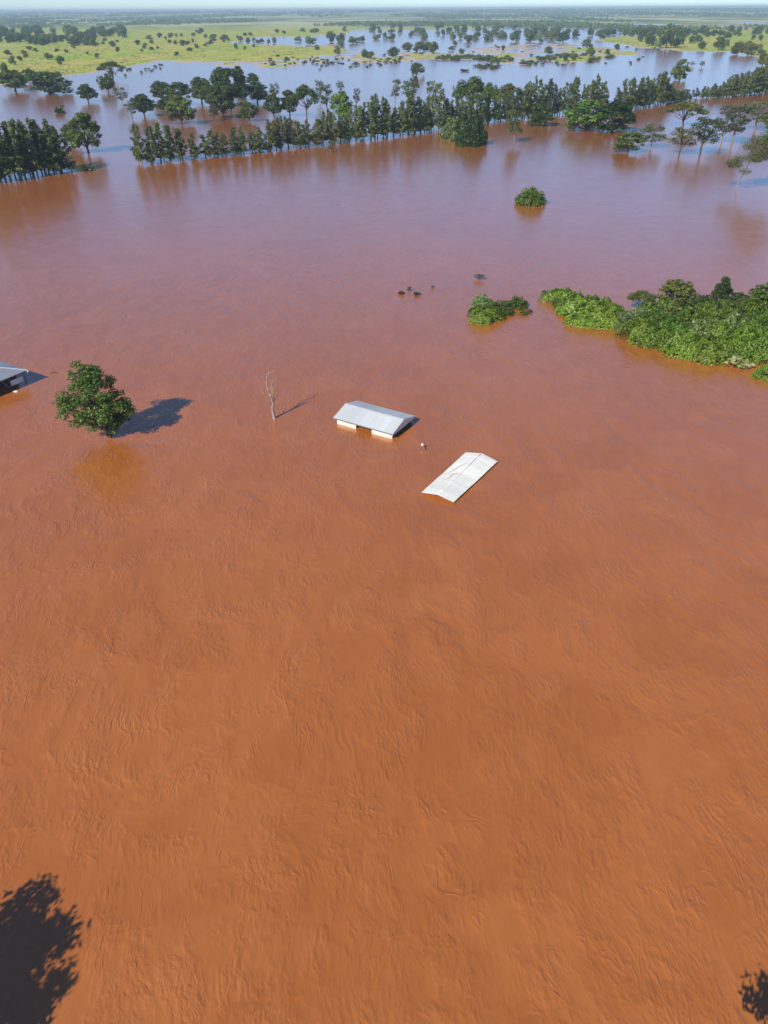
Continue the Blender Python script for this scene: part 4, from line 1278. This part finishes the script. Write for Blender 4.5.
# ------------------------------------------------------------------ the endless bush beyond
def woodland():
    g = np.random.default_rng(77)
    out = []
    cnt = 0
    tries = 0
    while cnt < 7000 and tries < 40000:
        tries += 1
        x = g.uniform(-40, 808); yb = 11.3 + (33 - 11.3) * g.uniform() ** 1.25
        lim = float(np.interp(x, [-40, 100, 200, 260, 380, 520, 640, 768], [35, 34, 31, 27.5, 26.5, 28, 31, 31]))
        if yb > lim: continue
        p = at(x, yb)
        if p.y > 15500: continue
        # clearings
        cn = float(vnoise(np.array([p.x / 480]), np.array([p.y / 1500]), 12)[0]) * 0.7 + float(vnoise(np.array([p.x / 120]), np.array([p.y / 600]), 13)[0]) * 0.3
        edge = (lim - yb) / 6.0
        if cn > 0.50 + 0.06 * min(1, edge): continue
        zg = float(max(0, land_height(np.array([p.x]), np.array([p.y]))[0]))
        if zg > 0.5:      # rising ground: slide so that it stands where its foot is seen
            pass
        big = 1.0 + np.clip((p.y - 2500) / 4000, 0, 2.2)
        H = g.uniform(7, 13); R = g.uniform(3.5, 6.5) * big
        n = 26
        d = unit(g.normal(size=(n, 3))); d[:, 2] = np.abs(d[:, 2])
        P = np.array([p.x, p.y, zg + H * 0.30]) + d * np.array([R, R, H * 0.68]) * g.uniform(0.55, 1.0, (n, 1))
        nr = unit(d + g.normal(size=(n, 3)) * 0.4 + np.array([0, 0, 0.4]))
        out.append(leaf_quads(P, nr, R * 0.36 * g.uniform(0.7, 1.3, n), g, 0.8))
        cnt += 1
    mt = leaf_mat('woodland_leaves', (0.14, 0.20, 0.06), (0.30, 0.33, 0.14), 0.22)
    o = link('woodland', quads_mesh('woodland', np.concatenate(out), mt)); o['kind'] = 'stuff'
    o['label'] = 'bushland fading blue to the horizon'; o['category'] = 'woodland'


woodland()


def tussocks():
    g = np.random.default_rng(78); out = []
    X, Y = [], []
    while len(X) < 2600:
        k = g.integers(3)
        x, yb = (g.uniform(-20, 350), g.uniform(33, 90)) if k else (g.uniform(590, 790), g.uniform(34, 60))
        p = at(x, yb)
        z = float(land_height(np.array([p.x]), np.array([p.y]))[0])
        c = float(vnoise(np.array([p.x / 40]), np.array([p.y / 90]), 21)[0])
        if z < 0.25 or c < 0.42: X.append(None) if g.uniform() < 0.02 else None; continue
        X.append(p.x)
        r_ = g.uniform(0.5, 1.5); n = 9
        d = unit(g.normal(size=(n, 3))); d[:, 2] = np.abs(d[:, 2])
        P = np.array([p.x, p.y, z]) + d * np.array([r_, r_, r_ * 0.8]) * g.uniform(0.4, 1, (n, 1))
        out.append(leaf_quads(P, unit(d + np.array([0, 0, .5])), r_ * 0.5 * g.uniform(0.7, 1.3, n), g, 0.7))
    o = link('grass_tussocks', quads_mesh('grass_tussocks', np.concatenate(out), leaf_mat('tussock_blades', (0.20, 0.24, 0.07), (0.40, 0.36, 0.16), 0.4)))
    o['kind'] = 'stuff'; o['label'] = 'coarse tussocks dotted over the grassland'; o['category'] = 'grass'


tussocks()
print('objects', len(bpy.data.objects))
